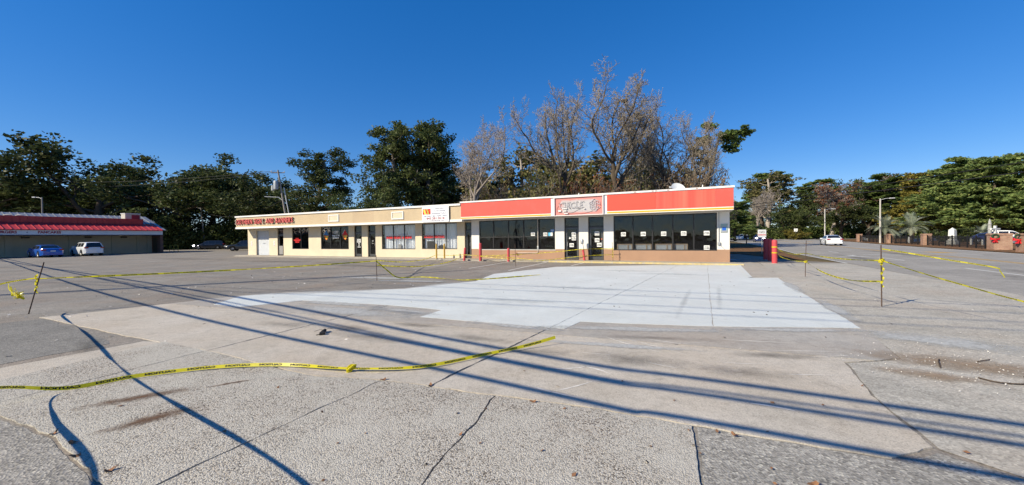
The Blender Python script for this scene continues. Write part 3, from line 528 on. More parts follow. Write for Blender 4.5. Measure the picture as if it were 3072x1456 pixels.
# stripped sign box: bare metal back with neon tube remnants
nx0, nx1, nz0, nz1 = -10.14, -7.0, 2.97, 4.12
m, n, l, bs = newmat('stripped_sign'); p = pos(n, l, obj=True); sp = n.new('ShaderNodeSeparateXYZ'); l.new(p, sp.inputs[0])
def absd(o, c, r):
    a = n.new('ShaderNodeMath'); a.operation = 'SUBTRACT'; l.new(o, a.inputs[0]); a.inputs[1].default_value = c
    b = n.new('ShaderNodeMath'); b.operation = 'ABSOLUTE'; l.new(a.outputs[0], b.inputs[0]); return mul(n, l, b.outputs[0], 1 / r)
mx = n.new('ShaderNodeMath'); mx.operation = 'MAXIMUM'; l.new(absd(sp.outputs[0], -8.57, 1.57), mx.inputs[0]); l.new(absd(sp.outputs[2], 3.545, .575), mx.inputs[1])
ns = n.new('ShaderNodeMath'); ns.operation = 'MULTIPLY_ADD'; l.new(noise(n, l, p, 2.5, 6, .6, 0, 1), ns.inputs[0]); ns.inputs[1].default_value = .5; l.new(mx.outputs[0], ns.inputs[2])
c = ramp(n, l, ns.outputs[0], [(.72, (.46, .44, .44)), (.95, (.5, .36, .35)), (1, (.6, .22, .19))]); c = mix(n, l, c, (.3, .27, .28), mul(n, l, noise(n, l, p, 5, 8, .7, .5, .8), .5))
l.new(c, bs.inputs['Base Color']); bs.inputs['Roughness'].default_value = .7; MATS['stripped_sign'] = m
nb = empty('stripped_sign_box', ST.location, -A, 'stripped sign box with old neon tubing between the two red panels', 'sign')
B().box(nx0, nx1, -1.215, -1.2, nz0, nz1).build('backing', G_['stripped_sign'], nb)
B().box(nx0 - .06, nx0, -1.3, -1.2, nz0, nz1).box(nx1, nx1 + .06, -1.3, -1.2, nz0, nz1).box(nx0 - .06, nx1 + .06, -1.3, -1.2, nz1, nz1 + .045).box(nx0 - .06, nx1 + .06, -1.3, -1.2, nz0 - .03, nz0).build('frame', M('sign_frame_paint', (.7, .62, .6), .6, .1), nb)
M('neon_tube', (.56, .54, .56), .3, .2, 10, .5)
def outline(s, x, z, size, st):
    cu = bpy.data.curves.new('t', 'FONT'); cu.body = s; cu.size = size; cu.align_x = 'LEFT'; cu.align_y = 'CENTER'; cu.fill_mode = 'NONE'; cu.bevel_depth = .016; cu.bevel_resolution = 0; cu.resolution_u = 3
    o = bpy.data.objects.new('t', cu); me = bpy.data.meshes.new_from_object(o); bpy.data.objects.remove(o); me.materials.clear()
    me.transform(Matrix.Translation((x, -1.26, z)) @ Matrix.Rotation(R(90), 4, 'X') @ Matrix.Scale(st, 4, (1, 0, 0))); return me
link('neon_tubing', outline('CIRCLE', -9.85, 3.6, .56, .86), G_['neon_tube'], nb)
for rr, tw in ((.34, .03), (.27, .04), (.19, .04), (.1, .03)):
    B().tube([(-7.5 + (rr + tw * math.sin(q * 6 + rr * 30)) * math.cos(q), -1.255, 3.57 + (rr + tw * math.sin(q * 6 + rr * 30)) * math.sin(q)) for q in [i * math.pi / 20 for i in range(39)]], .016, 5).build('neon_tubing', G_['neon_tube'], nb, True)
for x, z, a, h in ((-9.9, 3.22, .2, .1), (-9.55, 3.22, .22, .08), (-9.62, 3.37, .34, .05), (-9.5, 3.06, .26, .05), (-8.2, 3.34, .1, .04)): B().bbox(x, x + a, -1.3, -1.216, z, z + h, .008).build('transformer_box', G_['white_trim'], nb)
B().tube([(-9.4, -1.235, 3.1), (-8.9, -1.24, 3.14), (-8.6, -1.235, 3.3), (-8.4, -1.235, 3.36)], .008, 4).tube([(-9.3, -1.235, 3.04), (-8.2, -1.24, 3.05), (-7.6, -1.235, 3.2)], .008, 4).tube([(-9.98, -1.235, 3.2), (-10.0, -1.24, 3.4), (-9.9, -1.235, 3.6)], .008, 4).build('loose_wire', G_['ink'], nb)
for x, z in ((-9.85, 3.78), (-9.5, 3.8), (-9.1, 3.8), (-8.6, 3.82), (-8.2, 3.82), (-9.1, 3.42), (-8.55, 3.42), (-8.2, 3.42), (-7.5, 3.93), (-7.15, 3.57)): B().tube([(x, -1.215, z), (x, -1.3, z)], .018, 6).build('standoff', G_['bronze'], nb)
# notices on glass
def notice(x, z, y, lab, lines=('STORE', 'CLOSED'), wd=.3, ht=.26, m_='paper'):
    o = B().box(x - wd / 2, x + wd / 2, y - .004, y, z - ht / 2, z + ht / 2).build('paper_notice', G_[m_]); o.location = ST.location; o.rotation_euler = (0, 0, -A)
    tag(o, lab, 'notice', 'store closed notices on the glass')
    for i, t in enumerate(lines): wtext('lettering', t, x, y - .006, z + ht * .14 - i * ht * .32, ht * .29, G_['ink' if m_ == 'paper' else 'vinyl_white'], o, depth=.001, bold=.004)
for i, (x, z) in enumerate(((-5.97, 1.7), (-4.75, 1.7), (-3.55, 1.7), (-2.42, 1.7), (-1.18, 1.7), (-1.18, .84))):
    notice(x, z, .08, 'white store closed notice ' + ('on the leftmost pane of the wide right window', 'second from left in the wide right window', 'in the middle pane of the wide right window', 'fourth from left in the wide right window', 'at mid height on the rightmost store pane', 'low on the rightmost store pane')[i])
notice(-12.27, 1.8, .08, 'white store closed notice left of the conduit on the dark window'); notice(-11.33, 1.77, .08, 'white store closed notice right of the conduit beside a blue sticker')
notice(-10.8, 2.02, .08, 'blue and white notice in the upper corner beside the first door', ('NOTICE', 'ID'), .28, .22, 'vinyl_blue'); notice(-11.02, 1.77, .08, 'pale blue sticker beside the small white paper', ('',), .16, .24, M('sticker_blue', (.12, .45, .7), .5, .1).name); notice(-10.86, 1.77, .08, 'small white paper with a red ring beside the pale blue sticker', ('O',), .15, .24)
for x, z, t in ((-9.27, 1.76, 'top notice on the left store door'), (-9.27, 1.46, 'middle notice on the left store door'), (-9.43, 1.0, 'lowest notice on the left store door'), (-7.68, 1.78, 'top notice on the right store door'), (-7.68, 1.33, 'middle notice on the right store door'), (-7.54, 1.02, 'lowest notice on the right store door')): notice(x, z, .115, 'white store closed paper, ' + t)
B().add([(-9.62, .115, 1.42), (-9.5, .115, 1.43), (-9.47, .115, 1.55), (-9.53, .115, 1.5), (-9.58, .115, 1.58)], [(4, 3, 2, 1, 0)]).build('torn_paper', G_['paper'], ST)
B().box(-7.42, -7.33, .113, .117, 1.34, 1.46).build('door_sticker', M('sticker_brown', (.35, .13, .08), .6, .1), ST)
# conduits
B().tube([(-11.85, -.03, 2.93), (-11.85, -.03, .62), (-11.87, -.03, .5), (-11.95, -.03, .45), (-13.45, -.03, .45)], .022, 8).build('conduit', G_['pipe_paint'], ST, True); B().bbox(-11.91, -11.79, -.07, -.01, .74, .95, .01).build('junction_box', G_['galv'], ST); B().lathe([(.0, 0), (.055, .01), (.06, .05), (.02, .12)], 10, (-13.5, -.08, .33)).build('hose_bib', G_['rust'], ST)
B().tube([(-.55, -.03, 2.9), (-.55, -.03, 1.1)], .024, 8).tube([(-.55, -.03, 1.05), (-.3, -.08, .8)], .012, 6).build('conduit', G_['galv'], ST, True); B().bbox(-.62, -.48, -.1, -.008, 1.0, 1.17, .012).build('junction_box', G_['galv'], ST)
o = B().bbox(-.46, -.1, -.03, -.005, 1.72, 2.22, .01).build('wall_placard', M('placard_teal', (.3, .4, .4), .5, .1), ST); B().box(-.38, -.18, -.036, -.031, 1.84, 2.02).build('placard_symbol', M('placard_blue', (.02, .12, .55), .5, .1), o); B().box(-.44, -.12, -.034, -.031, 1.735, 1.83).build('placard_foot', G_['galv'], o)
# wood framed panels leaning inside the right window
for i, (a, b, t) in enumerate(((-6.4, -5.43, 'leftmost'), (-5.3, -4.27, 'second from left'), (-4.08, -3.08, 'third from left'), (-2.98, -2.2, 'rightmost'))):
    g = empty('framed_panel', ST.location, -A, 'pale wood framed panel leaning inside the store window, ' + t + ' of four', 'panel', 'framed panels inside the store window')
    zt = 1.07; mid = (a + b) / 2 + .18
    B().box(a, b, .2, .26, zt - .05, zt).box(a, a + .06, .2, .26, .3, zt - .05).box(b - .06, b, .2, .26, .3, zt - .05).box(mid, mid + .06, .2, .26, .3, zt - .05).build('frame', G_['bare_wood'], g); B().box(a + .06, b - .06, .24, .25, .3, zt - .05).build('board', G_['board_grey'], g)
# satellite dish and vent stubs on the roof
ds = empty('satellite_dish', Vector(ST.location) + Vector((0, 0, 0)), -A, 'round white satellite dish on the store roof edge', 'dish')
dm = Matrix.Translation((-2.72, -.25, 4.36)) @ Matrix.Rotation(R(28), 4, 'Z') @ Matrix.Rotation(R(52), 4, 'X')
bb = B().lathe([(.01, .0), (.16, .015), (.3, .05), (.4, .095), (.41, .1), (.3, .062), (.16, .028), (.01, .012)], 28); me = bb.mesh('dish', True); me.transform(dm); link('dish', me, M('dish_white', (.72, .72, .7), .5, .06), ds)
B().tube([(-2.72, -.2, 3.7), (-2.72, -.2, 4.3)], .03, 8).tube([(-2.75, -.25, 4.25), (-3.1, -.75, 4.42)], .015, 6).build('mast', G_['galv'], ds); B().bbox(-3.17, -3.03, -.84, -.7, 4.38, 4.48, .015).build('feed_horn', G_['galv'], ds)
for x, z in ((-1.4, .14), (-8.55, .1)):
    B().lathe([(.03, 4.268), (.03, 4.268 + z), (.045, 4.268 + z), (.0, 4.3 + z)], 8, (x, -1.1, 0)).build('roof_stub', G_['white_trim'], ST)
for x in (-5.1, -4.1, -3.9, -3.25, -1.75): B().box(x, x + .12, -1.284, -1.28, 4.2, 4.235).build('peeled_trim_spot', G_['letter_side'], ST)
# --- pavement in front: slabs and kerb stones
sw = setting('shop_pavement'); sw.location = (12.534, 22.128, 0); sw.rotation_euler = (0, 0, -A)
x = -46.2; rg = random.Random(8)
while x < .55:
    x2 = min(.6, x + rg.choice((1.9, 2.2, 2.5)))
    B().prism(jag([(x, -1.12), (x2, -1.12), (x2, -.006), (x, -.006)], .4, .006, .016), -.02, .1).build('paving_slab', G_['walk_concrete'], sw)
    B().prism(jag([(x, -1.3), (x2, -1.3), (x2, -1.12), (x, -1.12)], .12, .012, .012), -.02, .098 if x > -19 else .05).build('kerb_stone', G_['kerb_yellow' if x > -12 else 'walk_concrete'], sw); x = x2
# ---------------------------------------------------------------- trees
M('bark_grey', (.2, .17, .14), .95, .35, 3, .1, bmp=.8, bscale=18); M('bark_pale', (.4, .35, .3), .95, .3, 3, .1, bmp=.6, bscale=18); M('bark_brown', (.11, .085, .065), .95, .35, 3, .1, bmp=.8, bscale=18); M('bark_tan', (.3, .25, .21), .95, .35, 3, .1, bmp=.6, bscale=18)
def barkmat(name, a, b):
    m, n, l, bs = newmat(name); at = n.new('ShaderNodeAttribute'); at.attribute_name = 'tone'; p = pos(n, l)
    c = ramp(n, l, at.outputs['Fac'], [(.2, a), (.8, b)]); c = mix(n, l, c, tuple(x * .5 for x in a), mul(n, l, noise(n, l, p, 4, 5), .5)); l.new(c, bs.inputs['Base Color']); bs.inputs['Roughness'].default_value = .95; bs.inputs['Specular IOR Level'].default_value = .1; MATS[name] = m
barkmat('bare_bark', (.095, .075, .056), (.4, .34, .265)); barkmat('bare_bark_pale', (.26, .22, .19), (.4, .345, .3))
leafmat('oak_leaf', [(.035, .05, .018), (.06, .08, .025), (.095, .115, .038), (.15, .155, .06)], .25, .5)
leafmat('pine_leaf', [(.065, .105, .028), (.11, .16, .042), (.165, .22, .06), (.23, .26, .085)], .3, .55)
leafmat('cedar_leaf', [(.09, .135, .05), (.15, .205, .065), (.22, .275, .085), (.3, .31, .11)], .4, .6)
leafmat('yellow_leaf', [(.1, .1, .025), (.16, .145, .03), (.22, .18, .04), (.28, .21, .055)], .3, .6)
leafmat('red_leaf', [(.13, .055, .032), (.21, .085, .045), (.28, .12, .06), (.2, .12, .07)], .25, .6)
leafmat('olive_leaf', [(.1, .105, .036), (.16, .16, .055), (.23, .2, .085), (.3, .24, .12)], .3, .6)
leafmat('dry_leaf', [(.13, .09, .055), (.19, .13, .08), (.26, .18, .11), (.18, .14, .1)], .25, .7)
leafmat('palm_leaf', [(.18, .22, .14), (.26, .3, .2), (.34, .37, .26), (.4, .42, .32)], .3, .45)
def unit(v): return v / (np.linalg.norm(v, axis=-1, keepdims=True) + 1e-9)
def branch(rng, p, d, L, r, nseg, wob, trop):
    pts = [p]; rad = [r]
    for i in range(nseg):
        d = unit(d + rng.normal(0, wob, 3) + np.array([0, 0, trop])); p = p + d * L / nseg; pts.append(p); rad.append(max(r * (1 - .72 * (i + 1) / nseg), .015))
    return np.array(pts), np.array(rad)
def grow(rng, spec, H):
    """spec: list per level of dict(n, t0, ang, len, wob, trop, seg); returns branches [(pts, rad, level)]"""
    s0 = spec[0]; out = []
    def rec(p, d, L, r, lv):
        s = spec[lv]; pts, rad = branch(rng, p, d, L, r, s['seg'], s['wob'], s['trop']); out.append((pts, rad, lv))
        if lv + 1 >= len(spec): return
        c = spec[lv + 1]; n = c['n'] if isinstance(c['n'], int) else int(rng.integers(*c['n']))
        ph = rng.uniform(0, 6.28)
        for k in range(n):
            t = c['t0'] + (1 - c['t0']) * (k + rng.uniform(.1, .9)) / n; f = t * (len(pts) - 1); i = min(int(f), len(pts) - 2); q = pts[i] + (pts[i + 1] - pts[i]) * (f - i)
            dd = unit(pts[i + 1] - pts[i]); ph += 2.4 + rng.normal(0, .5)
            u = np.cross(dd, [0, 0, 1.]); u = unit(u) if np.linalg.norm(u) > .05 else np.array([1., 0, 0]); v_ = np.cross(dd, u)
            a = R(c['ang'] + rng.normal(0, c.get('av', 10))); nd = dd * math.cos(a) + (u * math.cos(ph) + v_ * math.sin(ph)) * math.sin(a)
            rec(q, nd, L * c['len'] * rng.uniform(.7, 1.2) * (1 - c.get('tap', .3) * t), (rad[i] + (rad[i + 1] - rad[i]) * (f - i)) * c.get('rr', .6), lv + 1)
    rec(np.zeros(3), unit(np.array([rng.normal(0, .05), rng.normal(0, .05), 1.])), H * s0['len'], H * s0['r'], 0)
    return out
def tubes(brs, sides=(8, 6, 5, 4, 3, 3)):
    V = []; F = []; k0 = 0
    for pts, rad, lv in brs:
        k = sides[min(lv, len(sides) - 1)]; n = len(pts); t = np.gradient(pts, axis=0); t = unit(t); ref = np.array([0, 0, 1.]) if abs(t[0][2]) < .9 else np.array([1., 0, 0])
        u = unit(np.cross(t, ref)); w_ = np.cross(t, u); a = np.arange(k) * 2 * math.pi / k
        ring = pts[:, None, :] + rad[:, None, None] * (u[:, None, :] * np.cos(a)[None, :, None] + w_[:, None, :] * np.sin(a)[None, :, None])
        V.append(ring.reshape(-1, 3)); i = np.arange(n - 1)[:, None] * k; j = np.arange(k)[None, :]; j2 = (j + 1) % k
        F.append((np.stack([i + j, i + j2, i + k + j2, i + k + j], -1).reshape(-1, 4)) + k0); k0 += n * k
    return np.concatenate(V), np.concatenate(F)
def leaves(rng, cen, per, spread, size, flat=.55, up=.6, elong=1.6, tonevar=.3, squash=1.0):
    cen = np.asarray(cen); n = len(cen); c = np.repeat(cen, per, 0); N = len(c)
    o = rng.normal(0, 1, (N, 3)); o = o / np.linalg.norm(o, axis=1, keepdims=True) * (rng.uniform(0, 1, (N, 1)) ** .45) * spread * np.repeat(rng.uniform(.6, 1.25, (n, 1)), per, 0); o[:, 2] *= flat; c = c + o
    nr = unit(rng.normal(0, 1, (N, 3)) + np.array([0, 0, up])); t = unit(np.cross(nr, rng.normal(0, 1, (N, 3)))); b = np.cross(nr, t) * squash
    s = size * rng.uniform(.6, 1.35, (N, 1))
    v = np.stack([c - t * s * elong * .5, c + b * s * .5, c + t * s * elong * .5, c - b * s * .5], 1).reshape(-1, 3)
    f = np.arange(N * 4).reshape(N, 4); tn = np.clip(np.repeat(rng.normal(.45, tonevar * .6, n), per) + rng.normal(0, tonevar * .6, N), 0, 1)
    return v, f, np.repeat(tn, 4)
def ends(brs, lv, ts=(1,)):
    return np.array([b[0][min(len(b[0]) - 1, int(t * (len(b[0]) - 1)))] for b in brs if b[2] >= lv for t in ts])
OAK = lambda: [dict(len=.34, r=.034, seg=5, wob=.07, trop=.05), dict(n=6, t0=.45, ang=48, len=1.25, wob=.2, trop=.06, seg=7, rr=.62, tap=0), dict(n=(6, 9), t0=.3, ang=52, len=.5, wob=.24, trop=.07, seg=5, rr=.55), dict(n=(4, 6), t0=.25, ang=48, len=.5, wob=.25, trop=.05, seg=3, rr=.5)]
TALL = lambda: [dict(len=.82, r=.022, seg=9, wob=.07, trop=.1), dict(n=22, t0=.3, ang=62, len=.34, wob=.2, trop=.07, seg=6, rr=.45, tap=.45), dict(n=(5, 7), t0=.3, ang=50, len=.45, wob=.22, trop=.06, seg=4, rr=.5), dict(n=(3, 4), t0=.4, ang=45, len=.5, wob=.2, trop=.03, seg=3, rr=.5)]
PINE = lambda: [dict(len=.95, r=.017, seg=9, wob=.04, trop=.15), dict(n=24, t0=.5, ang=72, len=.24, wob=.14, trop=.05, seg=5, rr=.35, tap=.6), dict(n=(4, 6), t0=.35, ang=45, len=.5, wob=.2, trop=.08, seg=3, rr=.5)]
BARE = lambda: [dict(len=.46, r=.023, seg=7, wob=.05, trop=.12), dict(n=6, t0=.55, ang=34, len=1.0, wob=.15, trop=.13, seg=11, rr=.72, tap=.1, av=9), dict(n=(11, 15), t0=.15, ang=42, len=.4, wob=.2, trop=.12, seg=7, rr=.55, tap=.35, av=12), dict(n=(8, 11), t0=.1, ang=45, len=.45, wob=.24, trop=.08, seg=4, rr=.5), dict(n=(6, 8), t0=.1, ang=48, len=.55, wob=.28, trop=.05, seg=3, rr=.6)]
FLAT = lambda: [dict(len=.97, r=.014, seg=10, wob=.05, trop=.12), dict(n=9, t0=.72, ang=68, len=.2, wob=.16, trop=.06, seg=6, rr=.4, tap=.3), dict(n=(4, 6), t0=.45, ang=40, len=.42, wob=.2, trop=.08, seg=3, rr=.5)]
CEDAR = lambda: [dict(len=.97, r=.016, seg=9, wob=.03, trop=.2), dict(n=58, t0=.1, ang=70, len=.33, wob=.1, trop=.05, seg=5, rr=.3, tap=.72), dict(n=(4, 6), t0=.25, ang=45, len=.42, wob=.18, trop=.04, seg=3, rr=.5)]
SHRUB = lambda: [dict(len=.12, r=.02, seg=3, wob=.05, trop=.1), dict(n=13, t0=.1, ang=36, len=5.2, wob=.18, trop=.07, seg=6, rr=.5, tap=0, av=14), dict(n=(7, 9), t0=.15, ang=42, len=.45, wob=.2, trop=.06, seg=4, rr=.5), dict(n=(4, 6), t0=.2, ang=45, len=.5, wob=.22, trop=.04, seg=3, rr=.5)]
SHAPES = {}
def shape(key, spec, seed, H, leaf=None, bark='bark_grey', per=10, spread=.6, size=.26, flat=.6, lv=2, ts=(.55, 1), thin=1.0, up=.6, elong=1.5, sides=(8, 6, 5, 4, 3)):
    rng = np.random.default_rng(seed); br = grow(rng, spec(), H); v, f = tubes(br, sides); mn = v[:, :2].min(0); mx_ = v[:, :2].max(0); zt = v[:, 2].max()
    lm = None
    if leaf:
        c = ends(br, lv, ts)
        if thin < 1: c = c[rng.uniform(0, 1, len(c)) < thin]
        lv_, lf, tn = leaves(rng, c, per, spread, size, flat, up, elong); lm = npmesh(key + '_crown', lv_, lf, tone=tn); lm.materials.append(MATS[leaf]); mn = np.percentile(lv_[:, :2], 1, 0); mx_ = np.percentile(lv_[:, :2], 99, 0); zt = np.percentile(lv_[:, 2], 99.7)
    lvl = np.concatenate([np.full(len(b_[0]) * sides[min(b_[2], len(sides) - 1)], b_[2] / 4) for b_ in br]); tm = npmesh(key + '_trunk', v, f, True, lvl); tm.materials.append(MATS[bark])
    SHAPES[key] = (tm, lm, zt, float((mx_ - mn).mean() / 2), (mn + mx_) / 2, br)
def tree(key, name, x, y, h, hw, label, cat='tree', group='trees around the shops', rz=None, crown='crown'):
    tm, lm, zt, w0, c0, br = SHAPES[key]; rz = (ROT.get(label[:24], x * 12.99 + y * 78.23)) % 6.28 if rz is None else rz; sz = h / zt; sx_ = hw / w0 if hw else sz
    ox, oy = (0, 0) if name == 'bare_tree' else (c0[0] * sx_, c0[1] * sx_); o = empty(name, (x - ox * math.cos(rz) + oy * math.sin(rz), y - ox * math.sin(rz) - oy * math.cos(rz), -.05), rz, label, cat, group); o.scale = (sx_, sx_, sz)
    t = link('trunk', tm, None, o)
    if lm:
        k = link(crown, lm, None, o)
    return o
rng_t = random.Random(12)
ROT = {'tall leafless tree, left': 5.9 * 12.99 + 46 * 78.23, 'tallest broad leafless t': 12.3 * 12.99 + 47 * 78.23, 'leafless tree above the ': 19.8 * 12.99 + 49 * 78.23, 'pale leafless tree stand': -4.3 * 12.99 + 44 * 78.23}
for i in range(4): shape('oak%d' % i, OAK, 20 + i, 16, 'oak_leaf', 'bark_brown', 16, .85, .21, .5, 2, (.5, .8, 1))
for i in range(2): shape('tall%d' % i, TALL, 40 + i, 18, 'oak_leaf', 'bark_grey', 13, .8, .19, .55, 2, (.6, 1))
for i in range(2): shape('pine%d' % i, PINE, 50 + i, 20, 'pine_leaf', 'bark_brown', 36, .65, .2, .6, 1, (.6, .8, 1), up=.3, elong=2.2)
for i in range(2): shape('cedar%d' % i, CEDAR, 60 + i, 15, 'cedar_leaf', 'bark_brown', 22, .55, .2, .5, 1, (.4, .7, 1), up=.3, elong=2)
for i in range(3): shape('bare%d' % i, BARE, (70, 77, 72)[i], 20, None, ('bare_bark', 'bare_bark', 'bare_bark_pale')[i])
shape('flatpine', FLAT, 58, 17, 'pine_leaf', 'bark_brown', 40, .55, .17, .4, 1, (.75, 1), up=.4, elong=2.2)
shape('redbare', BARE, 81, 18, 'red_leaf', 'bark_pale', 4, .35, .2, .7, 4, (1,), .25)
shape('yellow', TALL, 83, 17, 'olive_leaf', 'bark_pale', 6, .6, .24, .6, 2, (.5, 1), .8)
shape('yellow_cedar', CEDAR, 84, 15, 'yellow_leaf', 'bark_brown', 22, .55, .2, .5, 1, (.4, .7, 1), up=.3, elong=2)
shape('twiggy0', SHRUB, 90, 9, 'olive_leaf', 'bark_tan', 6, .45, .14, .7, 3, (.5, 1), .9); shape('twiggy1', SHRUB, 91, 9, 'dry_leaf', 'bark_tan', 4, .45, .13, .7, 3, (.5, 1), .8); shape('redbush', SHRUB, 92, 9, 'red_leaf', 'bark_tan', 8, .45, .14, .7, 3, (1,), .9)
shape('bush', SHRUB, 94, 5, 'oak_leaf', 'bark_grey', 9, .35, .16, .7, 2, (.6, 1), .9); shape('goldbush', SHRUB, 95, 3, 'yellow_leaf', 'bark_grey', 9, .25, .1, .7, 2, (.6, 1), .9)
T = [('oak0', 'oak_tree', -101, 78, 19.0, 13.5, 'wide dark oak at the left edge behind the red roof'), ('oak1', 'oak_tree', -83, 80, 21.6, 16, 'umbrella crowned oak rising highest behind the red roof'), ('oak2', 'oak_tree', -66.5, 77, 20.4, 11.5, 'dark oak beyond the end of the red roof'),
 ('oak3', 'oak_tree', -57.5, 82, 17, 8.5, 'rounded oak behind the leaning street lamp'), ('oak1', 'oak_tree', -59, 88, 11.5, 8.5, 'low dark oak behind the two dark parked cars'), ('oak2', 'oak_tree', -108, 92, 20, 12, 'far dark oak filling the left edge of the tree line'), ('oak0', 'oak_tree', -92, 94, 21, 13, 'far dark oak between the two big left oaks'), ('oak3', 'oak_tree', -74, 97, 20, 12, 'far dark oak behind the oak at the roof end'),
 ('tall0', 'broadleaf_tree', -33.4, 67, 17.6, 5.0, 'tall layered evergreen rising right of the transformer pole'), ('oak2', 'oak_tree', -42, 70, 12.2, 8, 'dense oak behind the transformer pole'), ('oak0', 'oak_tree', -27.5, 66, 9.3, 5, 'low rounded evergreen above the middle of the tan fascia'), ('oak3', 'oak_tree', -49, 76, 12.5, 7.5, 'dense oak above the left end of the tan fascia'),
 ('tall1', 'broadleaf_tree', -17.0, 56, 18.8, 4.4, 'big dark evergreen above the white banner, left half'), ('tall0', 'broadleaf_tree', -12.0, 58, 19.6, 4.8, 'big dark evergreen left of the pale bare tree'), ('tall1', 'broadleaf_tree', -14.6, 60, 18.4, 4.6, 'big dark evergreen between the other two above the banner'), ('oak1', 'oak_tree', -18.5, 52, 9.8, 4.5, 'low evergreen under the big dark trees'), ('oak2', 'oak_tree', -5.6, 66, 14.3, 6.8, 'dark evergreen behind the pale bare tree'), ('oak3', 'oak_tree', -12, 66, 14.5, 7, 'dark evergreen between the big trees and the bare tree'),
 ('bare2', 'bare_tree', -4.3, 44, 16.6, 4.8, 'pale leafless tree standing behind the join of the two fascias'), ('yellow', 'green_tree', 2.0, 62, 15.8, 5.0, 'yellowish green tree left of the tall bare trees'),
 ('bare0', 'bare_tree', 5.9, 46, 21.2, 4.6, 'tall leafless tree, left one above the store'), ('bare1', 'bare_tree', 12.3, 47, 21.4, 6.2, 'tallest broad leafless tree above the stripped sign box'), ('bare1', 'bare_tree', 19.8, 49, 19.0, 5.2, 'leafless tree above the right red panel'), ('bare0', 'bare_tree', 22.6, 46, 16.2, 3.4, 'slanting leafless tree beside the lone pine'),
 ('flatpine', 'pine_tree', 28.3, 52, 16.4, 3.6, 'lone pine with flat branches at the right end of the store'), ('bare0', 'bare_tree', 17.3, 51, 15.4, 3.4, 'smaller leafless tree between the two tall ones'),
 ('twiggy0', 'shrub', 2.6, 45, 9.2, 3.6, 'olive twiggy shrub above the left red panel'), ('redbush', 'shrub', 7.2, 45.5, 9.6, 3.0, 'rust red shrub left of the stripped sign box'), ('redbush', 'shrub', 11.0, 44.5, 9.4, 2.6, 'rust red shrub above the right edge of the sign box'), ('twiggy0', 'shrub', 14.6, 46, 10.4, 3.6, 'grey green twiggy shrub left of the satellite dish'), ('twiggy1', 'shrub', 19.0, 46, 10.2, 3.6, 'brown twiggy shrub behind the satellite dish'), ('redbush', 'shrub', 20.6, 48, 11.2, 2.8, 'rust red shrub right of the satellite dish'), ('twiggy1', 'shrub', 23.4, 47, 10.8, 3.4, 'brown twiggy shrub near the right end of the roof'), ('twiggy1', 'shrub', -1.3, 46, 8.8, 3.2, 'pale twiggy shrub right of the bare tree trunk'), ('twiggy1', 'shrub', 26.2, 50, 8.6, 2.4, 'thin twiggy shrub under the lone pine'),
 ('yellow', 'green_tree', 10.5, 61, 14.2, 7, 'olive green tree behind the tallest bare tree'), ('oak2', 'oak_tree', 19.5, 62, 13.6, 6.5, 'dark green tree behind the shrubs above the store'), ('yellow', 'green_tree', 27, 64, 13, 4.5, 'olive tree behind the lone pine'),
 ('yellow', 'green_tree', 89, 132, 22.5, 8.5, 'pale olive tree standing tall at the bend of the road'), ('bare2', 'bare_tree', 78, 122, 17, 6, 'grey leafless tree left of the tall olive tree'), ('pine0', 'pine_tree', 92, 140, 24, 6.5, 'pine top showing over the tall olive tree'), ('oak0', 'oak_tree', 95, 128, 16.5, 8, 'dark green tree right of the tall olive tree'), ('redbare', 'bare_tree', 98, 118, 17.2, 5.6, 'reddish bare cypress behind the white car'),
 ('pine0', 'pine_tree', 113, 140, 21, 7.5, 'green pine in the middle of the road side woods'), ('oak1', 'oak_tree', 121, 142, 21, 8.5, 'dense green tree in the middle of the road side woods'), ('oak3', 'oak_tree', 134, 147, 22, 9, 'dense green tree right of the middle woods'), ('redbare', 'bare_tree', 133, 132, 22, 7.5, 'rust red cypress rising over the two palms'), ('pine1', 'pine_tree', 126, 128, 20, 7, 'green pine left of the rust red cypress'), ('pine0', 'pine_tree', 146, 150, 24.5, 8, 'far pine behind the rust red cypress'),
 ('yellow_cedar', 'cedar_tree', 101.5, 97, 16.3, 5.5, 'yellow green cedar at the left of the cedar row'), ('cedar0', 'cedar_tree', 95.5, 86, 16, 5.8, 'green cedar behind the white obelisk'), ('cedar1', 'cedar_tree', 95.5, 80, 17.4, 6.5, 'tall green cedar in the middle of the cedar row'), ('cedar0', 'cedar_tree', 93.4, 74, 16.2, 6.2, 'dark green cedar behind the white cross'), ('cedar1', 'cedar_tree', 95.5, 70, 15.6, 6, 'green cedar at the right edge'), ('cedar0', 'cedar_tree', 98, 68, 15, 6, 'green cedar just cut by the right edge'), ('cedar1', 'cedar_tree', 106, 88, 18, 6, 'far green cedar between the cedar tops'),
 ('cedar0', 'cedar_tree', 55.5, 96, 10, 4.6, 'dark cedar left of the road bend beside the store'), ('oak2', 'oak_tree', 58, 112, 11, 6, 'dark green tree beyond the dark cedar by the road'), ('oak0', 'oak_tree', 108, 114, 11.6, 7, 'low dark tree behind the brick pillars'), ('oak1', 'oak_tree', 98, 115, 10.8, 7.2, 'low dark tree behind the first street light'), ('oak3', 'oak_tree', 84, 114, 9.6, 6, 'low dark tree at the roadside behind the small road sign'), ('oak2', 'oak_tree', 122, 118, 13, 8, 'dark tree behind the palms'),
 ('bush', 'shrub', 84.5, 116, 3.2, 2.6, 'low dark bush at the far kerb beside the gold bush'), ('goldbush', 'shrub', 81.5, 110, 3.0, 2.8, 'golden bush at the far kerb by the road sign'), ('bush', 'shrub', 61, 53.5, 2.2, 2.0, 'clipped dark bush behind the last fence section')]
